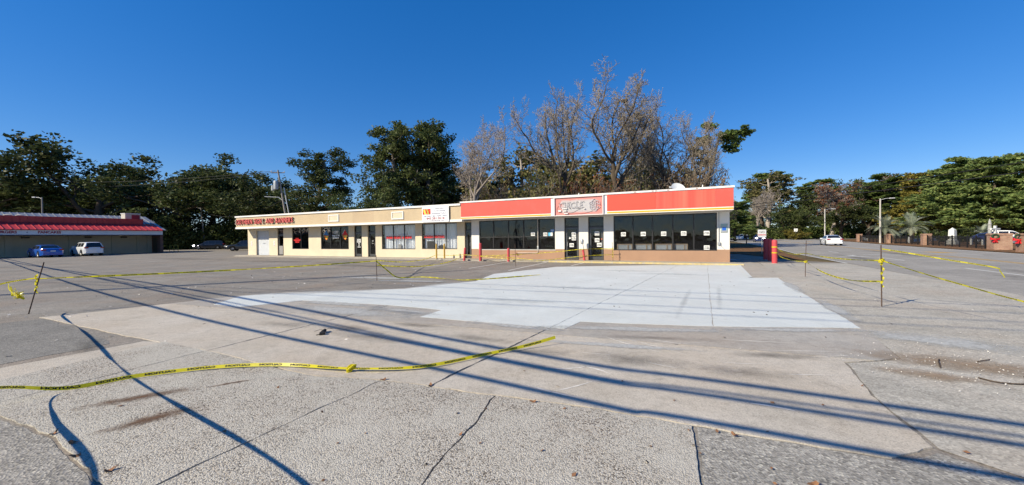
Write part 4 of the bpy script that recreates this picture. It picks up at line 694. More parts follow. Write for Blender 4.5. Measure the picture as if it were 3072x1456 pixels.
for k, n_, x, y, h, hw, lab in T: tree(k, n_, x, y, h, hw, lab, 'shrub' if n_ == 'shrub' else 'tree', {'oak_tree': 'evergreen oaks', 'bare_tree': 'leafless trees', 'shrub': 'shrubs and bushes', 'pine_tree': 'pines', 'cedar_tree': 'cedars', 'green_tree': 'olive green trees', 'broadleaf_tree': 'tall evergreens'}[n_])
# far woods behind everything: one mass nobody could count
def woods(name, pts, h, depth, per_m, mat, seed):
    rng = np.random.default_rng(seed); cs = []
    for (x0, y0, h0), (x1, y1, h1) in zip(pts, pts[1:]):
        L = math.dist((x0, y0), (x1, y1)); n = int(L * per_m); t = rng.uniform(0, 1, n); x = x0 + (x1 - x0) * t; y = y0 + (y1 - y0) * t; hh = (h0 + (h1 - h0) * t) * (.72 + .16 * np.sin(x * .5 + y * .31) + .12 * np.sin(x * 1.3 + 1))
        cs.append(np.stack([x + rng.normal(0, 1, n), y + rng.uniform(0, depth, n), hh * rng.uniform(0, 1, n) ** .8], 1))
    c = np.concatenate(cs); v, f, tn = leaves(rng, c, 20, 1.4, .36, .7, .5, 1.5); o = link(name, npmesh(name, v, f, tone=tn), MATS[mat]); o['kind'] = 'stuff'; return o
woods('far_woods', [(-135, 88, 15), (-100, 100, 14), (-60, 104, 11), (-20, 92, 10), (15, 84, 10), (38, 92, 9)], 12, 6, 16, 'oak_leaf', 1)
woods('far_woods', [(64, 134, 11), (100, 152, 15), (150, 160, 20), (160, 120, 17), (125, 100, 13), (112, 76, 13), (118, 50, 13)], 12, 6, 20, 'cedar_leaf', 2)
woods('hedge_growth', [(60, 118, 4), (86, 124, 5), (108, 122, 6), (120, 104, 6), (104, 84, 5), (100, 66, 5), (108, 48, 5)], 5, 3, 30, 'cedar_leaf', 7)
woods('hedge_growth', [(-84, 72, 7), (-70, 72.5, 7), (-62, 79, 5.5), (-48, 77, 5.5), (-36, 65, 6)], 5, 2, 44, 'oak_leaf', 9)
woods('hedge_growth', [(-6, 53, 10), (6, 53, 13), (16, 54, 14), (24, 55, 14), (31, 58, 9)], 5, 4, 30, 'olive_leaf', 8); woods('hedge_growth', [(-8, 57, 12), (6, 56, 12), (18, 57, 13), (30, 60, 10)], 5, 4, 30, 'oak_leaf', 10)
woods('hedge_growth', [(-128, 80, 5), (-92, 86, 6), (-62, 92, 5.5), (-40, 84, 5)], 5, 3, 26, 'oak_leaf', 3)
# bird nest in the tallest bare tree
nt_ = [q for q in bpy.data.objects if q.get('label', '').startswith('tallest broad leafless')][0]; mw_ = Matrix.LocRotScale(nt_.location, nt_.rotation_euler, nt_.scale)
np_ = min((mw_ @ Vector(q) for b_ in SHAPES['bare1'][5] if b_[2] in (1, 2) for q in b_[0]), key=lambda q: (q - Vector((14.4, 46.5, 17.6))).length)
tag(B().lathe([(.05, 0), (.32, .12), (.42, .3), (.3, .42), (.05, .36)], 9, (np_.x, np_.y, np_.z - .15)).build('bird_nest', G_['bark_brown']), 'dark clump of a bird nest high in the tallest bare tree', 'nest')
# feather palms beyond the fence
def palm(x, y, h, hw, lab, seed):
    rng = np.random.default_rng(seed); o = empty('palm_tree', (x, y, 0), 0, lab, 'palm', 'palms in the cemetery')
    B().tube([(0, 0, 0), (.03, 0, h * .3), (0, .03, h * .5)], [.28, .24, .26], 9).build('trunk', G_['bark_brown'], o, True)
    V = []; F = []; TN = []
    for i in range(34):
        az = i * 2.4 + rng.normal(0, .2); el = R(rng.uniform(5, 85)); L = hw * rng.uniform(.95, 1.25); n = 9; p = np.array([0, 0, h * .48]); dv = np.array([math.cos(az) * math.cos(el), math.sin(az) * math.cos(el), math.sin(el)]); sp = [p]
        for j in range(n): dv = unit(dv + np.array([0, 0, -.17])); p = p + dv * L / n; sp.append(p)
        sp = np.array(sp); tn = rng.uniform(.2, .9)
        for j in range(1, n + 1):
            t_ = unit(sp[j] - sp[j - 1]); sd = unit(np.cross(t_, [0, 0, 1.]))
            for s in (-1, 1):
                for q in (.25, .75):
                    b = sp[j - 1] + (sp[j] - sp[j - 1]) * q; e = b + (sd * s + t_ * .7 + np.array([0, 0, .25])) * hw * .2 * math.sin(math.pi * (.15 + .75 * j / n)); wv = t_ * .05
                    k = len(V); V += [b - wv, b + wv, e + wv * .2, e - wv * .2]; F.append((k, k + 1, k + 2, k + 3)); TN += [tn] * 4
    link('crown', npmesh('palm_crown', V, F, tone=TN), MATS['palm_leaf'], o)
palm(60.6, 62.4, 4.8, 2.3, 'grey green palm behind the fence beside the second street light', 1); palm(65.0, 62.6, 5.0, 2.5, 'grey green palm right of the other palm behind the fence', 2); palm(76, 62, 2.6, 1.8, 'small palm left of the stone column behind the last fence section', 3)
# ---------------------------------------------------------------- pancake house on the left
stucco('olive_stucco', (.5, .46, .35), .2); M('red_roof', (.48, .04, .042), .45, .15, 2, .4); M('sign_white', (.72, .72, .72), .6, .06); M('navy', (.025, .035, .09), .6, .1); M('sign_red', (.32, .02, .04), .6, .1); M('grey_metal_roof', (.3, .3, .31), .4, .12, 2, .5, .3); brick('dark_brick', (.2, .1, .08), (.16, .08, .06), (.25, .22, .2)); M('hvac', (.5, .46, .4), .6, .12, 3); M('rail_yellow', (.5, .33, .05), .6, .2)
PH = empty('pancake_house', (-51.5, 56.66, 0), -A, 'low restaurant with red metal mansard roof and white sign band', 'building')
YE = -36.0
wall(B(), 0, 1, 0, 1, [], 0, 0)
pw = B()
for y0, y1 in ((YE, -27.5), (-24.5, -20.0)): pw.box(-2.2, -2.0, y0, y1, 0, 2.6)
pw.box(-2.2, -2.0, -27.5, -24.5, 0, 1.0).box(-2.2, -2.0, -27.5, -24.5, 2.3, 2.6).box(-2.2, -2.0, -20.0, -16.6, 0, 1.05).box(-2.2, -2.0, -20, -16.6, 2.25, 2.6).box(-2.2, -2.0, -16.6, 0, 0, 2.6).box(-12, -2.2, -.2, 0, 0, 4.4)
pw.build('wall', G_['olive_stucco'], PH)
for y in (-13.4, -8.2, -4.1, -1.4, -.25): B().box(-2.0, -1.85, y - .28, y + .28, 0, 2.6).build('pilaster', G_['olive_stucco'], PH)
for a, b, c, d_ in ((-27.5, -24.5, 1.0, 2.3), (-20.0, -16.6, 1.05, 2.25)):
    o = B().box(-2.16, -2.02, a, b, c, c + .06).box(-2.16, -2.02, a, b, d_ - .06, d_).box(-2.16, -2.02, a, a + .06, c + .06, d_ - .06).box(-2.16, -2.02, b - .06, b, c + .06, d_ - .06).build('window', G_['bronze'], PH); B().box(-2.1, -2.09, a + .06, b - .06, c + .06, d_ - .06).build('pane', G_['shop_glass'], o)
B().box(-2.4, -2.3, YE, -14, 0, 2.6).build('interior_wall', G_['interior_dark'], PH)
B().box(-2.0, -1.96, -16.2, -15.0, 1.05, 2.2).build('wall_panel', G_['sign_white'], PH)
for y in (-12.1, -6.7, -3.1): B().box(-2.0, -1.7, y - .3, y + .3, 2.25, 2.45).build('wall_lamp', G_['bronze'], PH)
B().box(-2.2, 0, YE, .02, 2.6, 2.66).build('soffit', G_['soffit'], PH)
B().box(-.14, .0, YE, .04, 2.66, 3.2).build('sign_band', G_['sign_white'], PH); B().box(-.16, .03, YE, .06, 2.58, 2.66).build('band_bottom', G_['navy'], PH); B().box(-.16, .04, YE, .06, 3.2, 3.3).build('band_top', G_['sign_red'], PH)
def ptext(s, y, z, size, mat, st=1.3):
    me = tmesh(s, size, 'CENTER', .01, st, .014); me.transform(Matrix.Translation((.012, y, z)) @ Matrix.Rotation(R(90), 4, 'Z') @ Matrix.Rotation(R(90), 4, 'X')); return link('sign_lettering', me, G_[mat], PH)
ptext('PANCAKES', -10.95, 2.94, .4, 'sign_red', .95); ptext('BURGERS', -14.25, 2.94, .4, 'sign_red', .95)
B().add([(.012, -12.7 + .08 * (1 if i % 2 == 0 else .42) * math.cos(i * math.pi / 5), 2.94 + .08 * (1 if i % 2 == 0 else .42) * math.sin(i * math.pi / 5)) for i in range(10)], [tuple(range(10))]).build('sign_star', G_['navy'], PH)
# roof: separate standing-seam pans with turned-up edges, then the upright parapet pans
pan = B().add([(.12, 0, 3.28), (.12, .54, 3.3), (-2.6, .54, 4.22), (-2.6, 0, 4.2), (.12, .54, 3.36), (-2.6, .54, 4.28), (.12, .6, 3.36), (-2.6, .6, 4.28), (.12, 0, 3.2), (.12, .6, 3.2)], [(0, 1, 2, 3), (1, 4, 5, 2), (4, 6, 7, 5), (0, 8, 9, 6, 4, 1)]).mesh('roof_pan')
para = B().box(-2.75, -2.6, .01, .59, 4.2, 4.98).box(-2.6, -2.55, .54, .6, 4.25, 4.98).mesh('parapet_pan')
for i in range(int(36 / .6)):
    y = -.58 - i * .6
    o = link('roof_panel', pan, G_['red_roof'], PH); o.location = (0, y, 0)
    if i > 1: o = link('parapet_panel', para, G_['red_roof'], PH); o.location = (0, y, 0)
B().add([(.12, .04, 3.2), (.12, .04, 3.36), (-2.6, -.9, 4.28), (-2.75, -1.2, 4.9), (-2.75, .03, 3.2)], [(0, 1, 2, 3, 4)]).build('roof_end', G_['red_roof'], PH)
B().box(-12, -2.75, YE, -1.2, 4.3, 4.4).build('flat_roof', G_['roofing'], PH)
ac = empty('rooftop_unit', PH.location, -A, 'beige box air conditioner on the restaurant roof', 'air conditioner'); B().bbox(-4.6, -3.3, -2.9, -1.2, 4.4, 5.75, .03).build('casing', G_['hvac'], ac); B().box(-3.3, -3.27, -2.2, -1.3, 4.8, 5.6).build('grille', G_['sign_red'], ac); B().box(-4.65, -3.25, -2.95, -1.15, 5.75, 5.82).build('lid', G_['sign_white'], ac)
for y in (-13.2, -12.3):
    tag(B().lathe([(.2, 4.4), (.2, 5.0), (.36, 5.02), (.36, 5.12), (.05, 5.22)], 12, (-4.2, y, 0)).build('roof_vent', G_['hvac'], None, True), 'small round pale roof vent, ' + ('left' if y < -13 else 'right') + ' of the pair on the restaurant', 'vent', 'roof vents')
    o = bpy.data.objects[-1] if False else None
for o in [q for q in bpy.data.objects if q.name.startswith('roof_vent')]: o.location = PH.location; o.rotation_euler = (0, 0, -A)
# rear hall with ribbed grey roof
RH = empty('rear_hall', PH.location, -A, 'brick hall with ribbed grey metal roof behind the restaurant', 'building')
B().box(-6.4, -.8, .05, .4, 0, 3.2).build('wall', G_['dark_brick'], RH)
B().box(-2.9, -1.7, .02, .05, 0, 2.2).build('door', G_['bronze'], RH)
B().add([(-2.95, YE, 4.27), (-2.95, .06, 4.27), (-.25, .06, 3.33), (-.25, .6, 3.33), (-6.6, .6, 5.55), (-6.6, YE, 5.55), (-13, YE, 3.4), (-13, .6, 3.4)], [(0, 1, 2, 3, 4, 5), (5, 4, 7, 6)]).build('roof', G_['grey_metal_roof'], RH)
rs = B(); y = YE
while y < .55:
    x0, z0 = (-2.9, 4.26) if y < .1 else (-.22, 3.33)
    rs.add([(x0, y, z0), (x0, y + .09, z0), (x0, y + .09, z0 + .05), (x0, y, z0 + .05), (-6.6, y, 5.56), (-6.6, y + .09, 5.56), (-6.6, y + .09, 5.6), (-6.6, y, 5.6)], [(0, 1, 2, 3), (3, 2, 6, 7), (0, 3, 7, 4), (1, 5, 6, 2)]); y += .6
tag(rs.build('roof_ribs', G_['grey_metal_roof'], RH), kind='stuff')
rl = empty('yellow_railing', PH.location, -A, 'yellow painted railing at the corner of the restaurant', 'railing')
for x in (-1.9, -.6, .6): B().tube([(x, 1.6, 0), (x, 1.6, 1.05)], .035, 6).build('post', G_['rail_yellow'], rl)
for z in (.55, 1.05): B().tube([(-1.9, 1.6, z), (.6, 1.6, z)], .035, 6).build('rail', G_['rail_yellow'], rl)
for o in PH.children:
    if o.name.split('.')[0] in ('wall', 'pilaster', 'window', 'wall_panel', 'wall_lamp', 'interior_wall'): o.location.x -= 1.4
B().box(-3.6, -2.1, YE, 0, 2.61, 2.66).build('soffit', G_['soffit'], PH)
# ---------------------------------------------------------------- vehicles
M('tyre', (.02, .02, .02), .85, .2, 8); M('rim', (.5, .5, .5), .3, .1, 8, .5, .7); M('underbody', (.012, .012, .012), .9, .2); M('chrome', (.6, .6, .6), .15, .05, 5, .5, .9); M('lamp_red', (.3, .01, .012), .2, .1, 8, .6); M('lamp_clear', (.7, .72, .75), .15, .1, 8, .6); M('plate', (.7, .7, .68), .5, .1)
M('headlamp_lit', (1, .97, 1), .3, 0, 1, emit=14); m, n, l, bs = newmat('car_glass'); bs.inputs['Base Color'].default_value = (.012, .014, .018, 1); bs.inputs['Roughness'].default_value = .05; bs.inputs['Specular IOR Level'].default_value = .7; MATS['car_glass'] = m
for nm, c_ in (('blue_paint', (.012, .09, .42)), ('white_paint', (.72, .73, .74)), ('black_paint', (.008, .009, .011)), ('navy_paint', (.01, .02, .1)), ('dark_paint', (.012, .014, .02))): M(nm, c_, .3, .03, 1, .5, coat=.8)
def lerp(tab, x):
    if x <= tab[0][0]: return tab[0][1]
    for (a, b), (c, e) in zip(tab, tab[1:]):
        if x <= c: t = (x - a) / (c - a); t = t * t * (3 - 2 * t) if c - a > .25 else t; return b + (e - b) * t
    return tab[-1][1]
def car(name, P_, paint, loc, head, label, lit=False, grp='parked and passing cars'):
    """local x: tail at 0, nose at L; y left; built around real profile tables"""
    L, W, wr = P_['L'], P_['W'] / 2, P_['wr']; axl = P_['axles']
    root = empty(name, (loc[0], loc[1], loc[2] if len(loc) > 2 else .004), 0, label, 'car', grp); cx = (axl[0] + axl[1]) / 2
    root.rotation_euler = (0, 0, math.atan2(head[1], head[0]))
    n = 72; xs = [L * i / n for i in range(n + 1)]
    top = P_['top']; belt = P_['belt']; rows = []
    for x in xs:
        e = min(x, L - x); wf = W * (1 - .2 * max(0, 1 - e / .55) ** 2.2)
        zb = P_['sill'] + .1 * max(0, 1 - e / .35)
        for ax in axl:
            if abs(x - ax) < wr + .075: zb = max(zb, wr + math.sqrt(max(0, (wr + .075) ** 2 - (x - ax) ** 2)) * 1.0)
        zt = lerp(top, x); zs = min(lerp(belt, x), zt - .02); zm = zb + (zs - zb) * .5
        endz = .06 * max(0, 1 - e / .2)
        rows.append([(x, wf * .97, zb), (x, wf, max(zm, zb + .01)), (x, wf * .99, max(zs - .06, zb + .02)), (x, wf * .95, max(zs, zb + .03)), (x, wf * .86, max(zt - .015 - endz, zb + .035)), (x, wf * .5, zt - endz * .5), (x, 0, zt + .012)])
    V = []; F = []
    for r in rows: V += r + [(x, -y, z) for x, y, z in reversed(r[:-1])]
    k = 13
    for i in range(n):
        for j in range(k - 1): F.append((i * k + j, (i + 1) * k + j, (i + 1) * k + j + 1, i * k + j + 1))
    F.append(tuple(range(k))); F.append(tuple(reversed(range(n * k, n * k + k))))
    V = [(x - cx, y, z) for x, y, z in V]
    bo = B().add(V, F); o = link('body', fixn(bo.mesh('body', True)), MATS[paint], root)
    B().box(.25 - cx, L - .25 - cx, -W * .86, W * .86, P_['sill'] + .03, P_['sill'] + .2).build('underbody', G_['underbody'], root)
    for ax in axl: B().box(ax - wr - .06 - cx, ax + wr + .06 - cx, -W * .7, W * .7, P_['sill'] + .05, wr * 2 + .04).build('wheel_well', G_['underbody'], root)
    # greenhouse, cut into roof, pillars and panes
    gh = P_['gh']; g0, g1 = gh[0][0], gh[-1][0]; m_ = 44; gr = []
    for i in range(m_ + 1):
        x = g0 + (g1 - g0) * i / m_; zr = lerp(gh, x); zb = lerp(belt, x) - .02; h = max(0, zr - zb); wb = W * .945; wt = W * .945 - .21 * min(1, h / .48)
        q = []
        for t in (0, .12, .88, 1): q.append((x - cx, wb + (wt - wb) * t, zb + h * t * .93))
        q += [(x - cx, wt - .09, zb + h * .985), (x - cx, wt * .5, zb + h), (x - cx, 0, zb + h + .008)]; gr.append(q + [(a, -b, c) for a, b, c in reversed(q[:-1])])
    V = [p for r in gr for p in r]; parts = {'cabin': []}
    r0, r1 = P_['roof']
    for i in range(m_):
        xm = g0 + (g1 - g0) * (i + .5) / m_
        for j in range(12):
            f = (i * 13 + j, (i + 1) * 13 + j, (i + 1) * 13 + j + 1, i * 13 + j + 1); jj = min(j, 11 - j); key = 'cabin'
            if jj == 1 and any(a < xm < b for a, b in P_['side']): key = 'side_window_' + ('l' if j < 6 else 'r') + str([a < xm < b for a, b in P_['side']].index(True))
            if jj in (4, 5) and xm < r0: key = 'rear_window'
            if jj in (4, 5) and xm > r1: key = 'windscreen'
            parts.setdefault(key, []).append(f)
    for key, fs in parts.items():
        used = sorted({i for f in fs for i in f}); mp = {u: i for i, u in enumerate(used)}
        nm = key if not key.startswith('side') else 'side_window'
        link(nm, fixn(B().add([V[u] for u in used], [[mp[i] for i in f] for f in fs]).mesh(nm, True)), MATS[paint] if key == 'cabin' else MATS['car_glass'], root)
    for ax in axl:
        for s in (-1, 1):
            y = s * (W - .1); t = B().lathe([(wr * .62, -.1), (wr * .9, -.11), (wr, -.06), (wr, .06), (wr * .9, .11), (wr * .62, .1)], 24, (ax - cx, y, wr), 'y').build('wheel', G_['tyre'], root, True)
            rm = B().lathe([(.02, s * .085), (wr * .12, s * .095), (wr * .14, s * .07), (wr * .56, s * .06), (wr * .64, s * .1), (wr * .66, s * .1), (wr * .64, s * .03), (wr * .2, s * .03)], 20, (ax - cx, y, wr), 'y')
            rm.build('rim', G_['rim'], t, True)
            for q in range(5):
                a = q * 2 * math.pi / 5 + .3; B().tube([(ax - cx, y + s * .095, wr), (ax - cx + math.cos(a) * wr * .62, y + s * .098, wr + math.sin(a) * wr * .62)], [.035, .028], 5).build('spoke', G_['rim'], t)
    zt, zn = P_['tl'], P_['hl']; wt_ = W * .93
    for s in (-1, 1):
        B().bbox(-.015 - cx, .28 - cx, min(s * wt_, s * (wt_ - .34)), max(s * wt_, s * (wt_ - .34)), zt - .09, zt + .08, .03).build('taillight', G_['lamp_red'], root)
        B().bbox(L - .34 - cx, L + .005 - cx, min(s * wt_, s * (wt_ - .36)), max(s * wt_, s * (wt_ - .36)), zn - .07, zn + .07, .03).build('headlight', G_['headlamp_lit' if lit else 'lamp_clear'], root)
        B().bbox(P_['mir'] - cx, P_['mir'] + .14 - cx, min(s * (W - .02), s * (W + .17)), max(s * (W - .02), s * (W + .17)), lerp(belt, P_['mir']) - .02, lerp(belt, P_['mir']) + .12, .03).build('wing_mirror', MATS[paint], root)
        for hx in P_['handles']: B().bbox(hx - cx, hx + .18 - cx, min(s * W * .985, s * (W * .985 + .02)), max(s * W * .985, s * (W * .985 + .02)), lerp(belt, hx) - .13, lerp(belt, hx) - .1, .006).build('door_handle', G_['chrome'] if paint != 'black_paint' else MATS[paint], root)
    B().bbox(-.04 - cx, .3 - cx, -W * .86, W * .86, P_['sill'] + .06, P_['sill'] + .24, .04).build('rear_bumper', MATS[paint], root); B().box(-.03 - cx, .02 - cx, -.2, .2, zt - .2, zt - .08).build('number_plate', G_['plate'], root)
    B().bbox(L - .2 - cx, L + .02 - cx, -W * .5, W * .5, zn - .16, zn + .03, .02).build('grille', G_['underbody'], root); B().bbox(L - .3 - cx, L + .04 - cx, -W * .84, W * .84, P_['sill'] + .04, P_['sill'] + .2, .04).build('front_bumper', MATS[paint], root)
    return root
SED = dict(L=4.75, W=1.83, wr=.33, axles=(1.0, 3.78), sill=.2, top=[(0, .82), (.05, .98), (.25, 1.05), (.9, 1.03), (3.2, .98), (4.0, .9), (4.5, .78), (4.7, .66), (4.75, .6)], belt=[(0, .86), (.5, .95), (3.2, .92), (4.2, .82), (4.75, .6)], gh=[(.45, .98), (1.35, 1.38), (1.9, 1.45), (2.5, 1.44), (3.55, .95)], roof=(1.35, 2.55), side=((1.0, 1.95), (2.03, 3.0)), tl=.87, hl=.68, mir=3.0, handles=(1.75, 2.65))
SUV = dict(L=4.55, W=1.84, wr=.36, axles=(.95, 3.65), sill=.27, top=[(0, .95), (.05, 1.1), (3.0, 1.1), (3.8, 1.03), (4.4, .93), (4.55, .75)], belt=[(0, 1.0), (.5, 1.1), (3.0, 1.06), (4.0, .95), (4.55, .75)], gh=[(.03, 1.08), (.3, 1.62), (.7, 1.7), (2.2, 1.7), (2.5, 1.66), (3.3, 1.06)], roof=(.42, 2.5), side=((.55, 1.3), (1.37, 2.1), (2.17, 2.85)), tl=1.03, hl=.8, mir=2.85, handles=(1.6, 2.45))
VAN = dict(SUV, L=4.95, W=1.95, axles=(1.05, 4.05), top=[(0, .95), (.05, 1.08), (3.4, 1.1), (4.3, .98), (4.8, .86), (4.95, .7)], belt=[(0, 1.0), (.5, 1.08), (3.4, 1.05), (4.4, .9), (4.95, .7)], gh=[(.03, 1.06), (.35, 1.66), (.8, 1.75), (2.4, 1.74), (2.7, 1.7), (4.0, 1.02)], roof=(.45, 2.7), side=((.5, 1.4), (1.5, 2.45), (2.55, 3.4)), mir=3.35, handles=(1.9, 2.9))
r_ = Vector((.9016, -.4326)); y_ = Vector((.4326, .9016))
def ph(x, y): q = Vector((-51.5, 56.66)) + r_ * x + y_ * y; return (q.x, q.y)
car('parked_sedan', SED, 'blue_paint', ph(2.25, -11.9), (-r_.x, -r_.y), 'bright blue sedan parked nose in at the restaurant'); car('parked_wagon', SUV, 'white_paint', ph(2.25, -8.5), (-r_.x, -r_.y), 'white estate car parked beside the blue sedan')
car('dark_minivan', VAN, 'dark_paint', (-58.6, 74.5), (-.93, -.37), 'dark minivan with its headlights on at the back of the lot', True); car('dark_suv', dict(SUV, W=1.95, L=4.8), 'black_paint', (-43.6, 62.6), (-.95, -.31), 'black off roader half hidden behind the cream shop corner')
car('white_sedan', SED, 'white_paint', (45.3, 54.6, .008), (.47, .88), 'white sedan driving away on the road'); car('oncoming_hatchback', dict(SUV, gh=[(.03, 1.08), (.4, 1.5), (.9, 1.56), (2.2, 1.56), (2.5, 1.5), (3.4, 1.06)]), 'navy_paint', (54.6, 85, .008), (-.44, -.9), 'dark blue car coming towards us far down the road', True)
car('cemetery_car', SED, 'navy_paint', (66.5, 53.2, .1), (.7, -.7), 'dark blue car beyond the gap between brick pillars'); car('cemetery_van', VAN, 'white_paint', (79, 61, .1), (.6, -.8), 'white van at the right edge beyond the brick pillars'); car('far_van', VAN, 'white_paint', (69.5, 118, .008), (-1, .2), 'white van far away on the side road')
# ---------------------------------------------------------------- right side: fence, pillars, graves
brick('pillar_brick', (.33, .17, .11), (.42, .25, .16), (.5, .45, .38)); M('iron', (.012, .012, .013), .5, .2); M('stone_white', (.66, .67, .65), .8, .12, 2, dirt=((.35, .37, .33), 2, .5)); M('stone_grey', (.4, .4, .38), .85, .2, 2); M('wreath', (.02, .06, .025), .8, .4, 12); M('ribbon_red', (.6, .02, .025), .5, .15, 6)
PIL = [(67.76, 74.99, .75, 1.5), (60.4, 61.4, .75, 1.5), (54.3, 50.4, .8, 1.5), (44.9, 35.4, 1.15, 1.52), (41.4, 30.6, 1.2, 1.52)]
ra = math.atan2(.87, .49)
for i, (x, y, wd, h) in enumerate(PIL):
    o = empty('brick_pillar', (x, y, 0), ra, 'square brick gate pillar ' + ('farthest along the road', 'left of the palms', 'right of the palms', 'with a red bow at the end of the fence', 'at the right edge of the picture')[i], 'pillar', 'brick pillars of the cemetery fence')
    B().bbox(-wd / 2, wd / 2, -wd / 2, wd / 2, 0, h - .16, .008).build('shaft', G_['pillar_brick'], o); B().bbox(-wd / 2 - .05, wd / 2 + .05, -wd / 2 - .05, wd / 2 + .05, h - .16, h - .08, .01).build('cap_course', G_['pillar_brick'], o); B().bbox(-wd / 2 - .02, wd / 2 + .02, -wd / 2 - .02, wd / 2 + .02, h - .08, h, .01).build('cap', G_['pillar_brick'], o)
def fence(p, q, lab):
    x0, y0 = p; L = math.dist(p, q); o = empty('iron_fence', (x0, y0, 0), math.atan2(q[1] - y0, q[0] - x0), lab, 'fence', 'iron fence sections')
    n = max(2, round(L / 1.9))
    for i in range(n + 1): B().box(L * i / n - .05, L * i / n + .05, -.05, .05, 0, 1.3).build('post', G_['iron'], o)
    for z in (.2, .95, 1.15): B().box(0, L, -.02, .02, z, z + .04).build('rail', G_['iron'], o)
    b = B(); x = .12
    while x < L: b.box(x - .01, x + .01, -.009, .009, .1, 1.22); x += .12
    tag(b.build('pickets', G_['iron'], o), kind='stuff')
for i in range(3):
    a, b = PIL[i], PIL[i + 1]; t = Vector((b[0] - a[0], b[1] - a[1])).normalized(); fence((a[0] + t.x * a[2] * .6, a[1] + t.y * a[2] * .6), (b[0] - t.x * b[2] * .6, b[1] - t.y * b[2] * .6), 'black iron fence section ' + ('left of the palms', 'in front of the two palms', 'in front of the white obelisk')[i])
for i, (x, y) in enumerate(((44.15, 35.1), (40.75, 30.9))):
    o = empty('wreath', (x, y, 1.12), ra, 'green wreath with red bow on the ' + ('pillar at the end of the fence', 'pillar at the right edge'), 'wreath', 'wreaths on pillars') if False else empty('wreath', (x, y, 1.12), ra, 'green wreath with a red bow on the ' + ('pillar at the end of the fence' if i == 0 else 'pillar at the right edge'), 'wreath', 'wreaths on pillars')
    b = B()
    for q in range(16):
        a = q * math.pi / 8; a2 = a + math.pi / 8; b.tube([(0, math.cos(a) * .2, .1 + math.sin(a) * .2), (0, math.cos(a2) * .2, .1 + math.sin(a2) * .2)], [.07, .06], 6)
    b.build('ring', G_['wreath'], o); b = B()
    for s in (-1, 1): b.add([(.1, 0, -.1), (.16, s * .26, .04), (.16, s * .28, -.2), (.1, 0, -.16), (-.1, 0, -.1), (-.02, s * .26, .04), (-.02, s * .28, -.2), (-.1, 0, -.16)], [(0, 1, 2, 3), (4, 7, 6, 5), (0, 4, 5, 1), (1, 5, 6, 2), (2, 6, 7, 3)]).add([(.12, 0, -.13), (.14, s * .16, -.42), (.14, s * .03, -.42), (-.1, 0, -.13), (-.08, s * .16, -.42), (-.08, s * .03, -.42)], [(0, 1, 2), (3, 5, 4), (0, 3, 4, 1), (1, 4, 5, 2)])
    b.build('bow', G_['ribbon_red'], o)
ob = empty('obelisk', (59.6, 52, 0), .3, 'pale pointed obelisk gravestone behind the fence', 'gravestone'); B().bbox(-.55, .55, -.55, .55, 0, .3, .02).bbox(-.42, .42, -.42, .42, .3, .55, .02).build('base', G_['stone_grey'], ob); B().add([(-.32, -.32, .55), (.32, -.32, .55), (.32, .32, .55), (-.32, .32, .55), (-.28, -.28, 1.95), (.28, -.28, 1.95), (.28, .28, 1.95), (-.28, .28, 1.95), (0, 0, 2.28)], [(0, 1, 5, 4), (1, 2, 6, 5), (2, 3, 7, 6), (3, 0, 4, 7), (4, 5, 8), (5, 6, 8), (6, 7, 8), (7, 4, 8)]).build('shaft', G_['stone_white'], ob)
cr = empty('stone_cross', (60.6, 48.2, 0), .2, 'white stone cross above the last brick pillar', 'cross'); B().bbox(-.13, .13, -.1, .1, 0, 2.42, .02).build('upright', G_['stone_white'], cr); B().bbox(-.75, -.13, -.095, .095, 1.9, 2.1, .02).bbox(.13, .75, -.095, .095, 1.9, 2.1, .02).build('arm', G_['stone_white'], cr)
tag(B().lathe([(.3, 0), (.3, .3), (.2, .35), (.17, 1.9), (.22, 1.95), (.18, 2.05), (.16, 2.6), (.2, 2.66), (.12, 2.8), (.14, 2.95), (.02, 3.35)], 14, (62.4, 50.2, 0)).build('stone_column', G_['stone_grey'], None, True), 'slim stone column left of the white cross', 'column')
for i, (x, y, w_, h) in enumerate(((59.3, 49.6, .5, .85), (58.8, 48.0, .5, .7), (58.0, 46.7, .45, .6), (62.5, 60.5, .25, 1.0))):
    p = [(-w_ / 2, 0), (w_ / 2, 0), (w_ / 2, h * .85)] + [(w_ / 2 * math.cos(a), h * .85 + h * .15 * math.sin(a)) for a in [math.pi * q / 6 for q in range(1, 6)]] + [(-w_ / 2, h * .85)]
    o = B().add([(x_, -.08, z) for x_, z in p] + [(x_, .08, z) for x_, z in p], [tuple(range(len(p))), tuple(reversed(range(len(p), 2 * len(p))))] + [(q, len(p) + q, len(p) + (q + 1) % len(p), (q + 1) % len(p)) for q in range(len(p))]).build('headstone', G_['stone_grey' if i != 3 else 'stone_white']); o.location = (x, y, .01); o.rotation_euler = (0, 0, .5); tag(o, ('grey headstone just right of the obelisk', 'grey headstone second right of the obelisk', 'low grey headstone farthest right of the obelisk', 'slim white marker behind the fence by the palms')[i], 'gravestone', 'headstones')
for i, (a, b) in enumerate((((66, 64), (88, 76)), ((63, 50), (80, 56)), ((72, 78), (84, 92)))):
    L = math.dist(a, b); o = B().bbox(0, L, -.12, .12, .1, .62, .03).build('plot_wall', G_['stone_white']); o.location = (*a, 0); o.rotation_euler = (0, 0, math.atan2(b[1] - a[1], b[0] - a[0])); tag(o, 'long low white plot wall ' + ('behind the palms', 'behind the obelisk and cross', 'beyond the farthest pillar')[i], 'wall', 'low white plot walls')
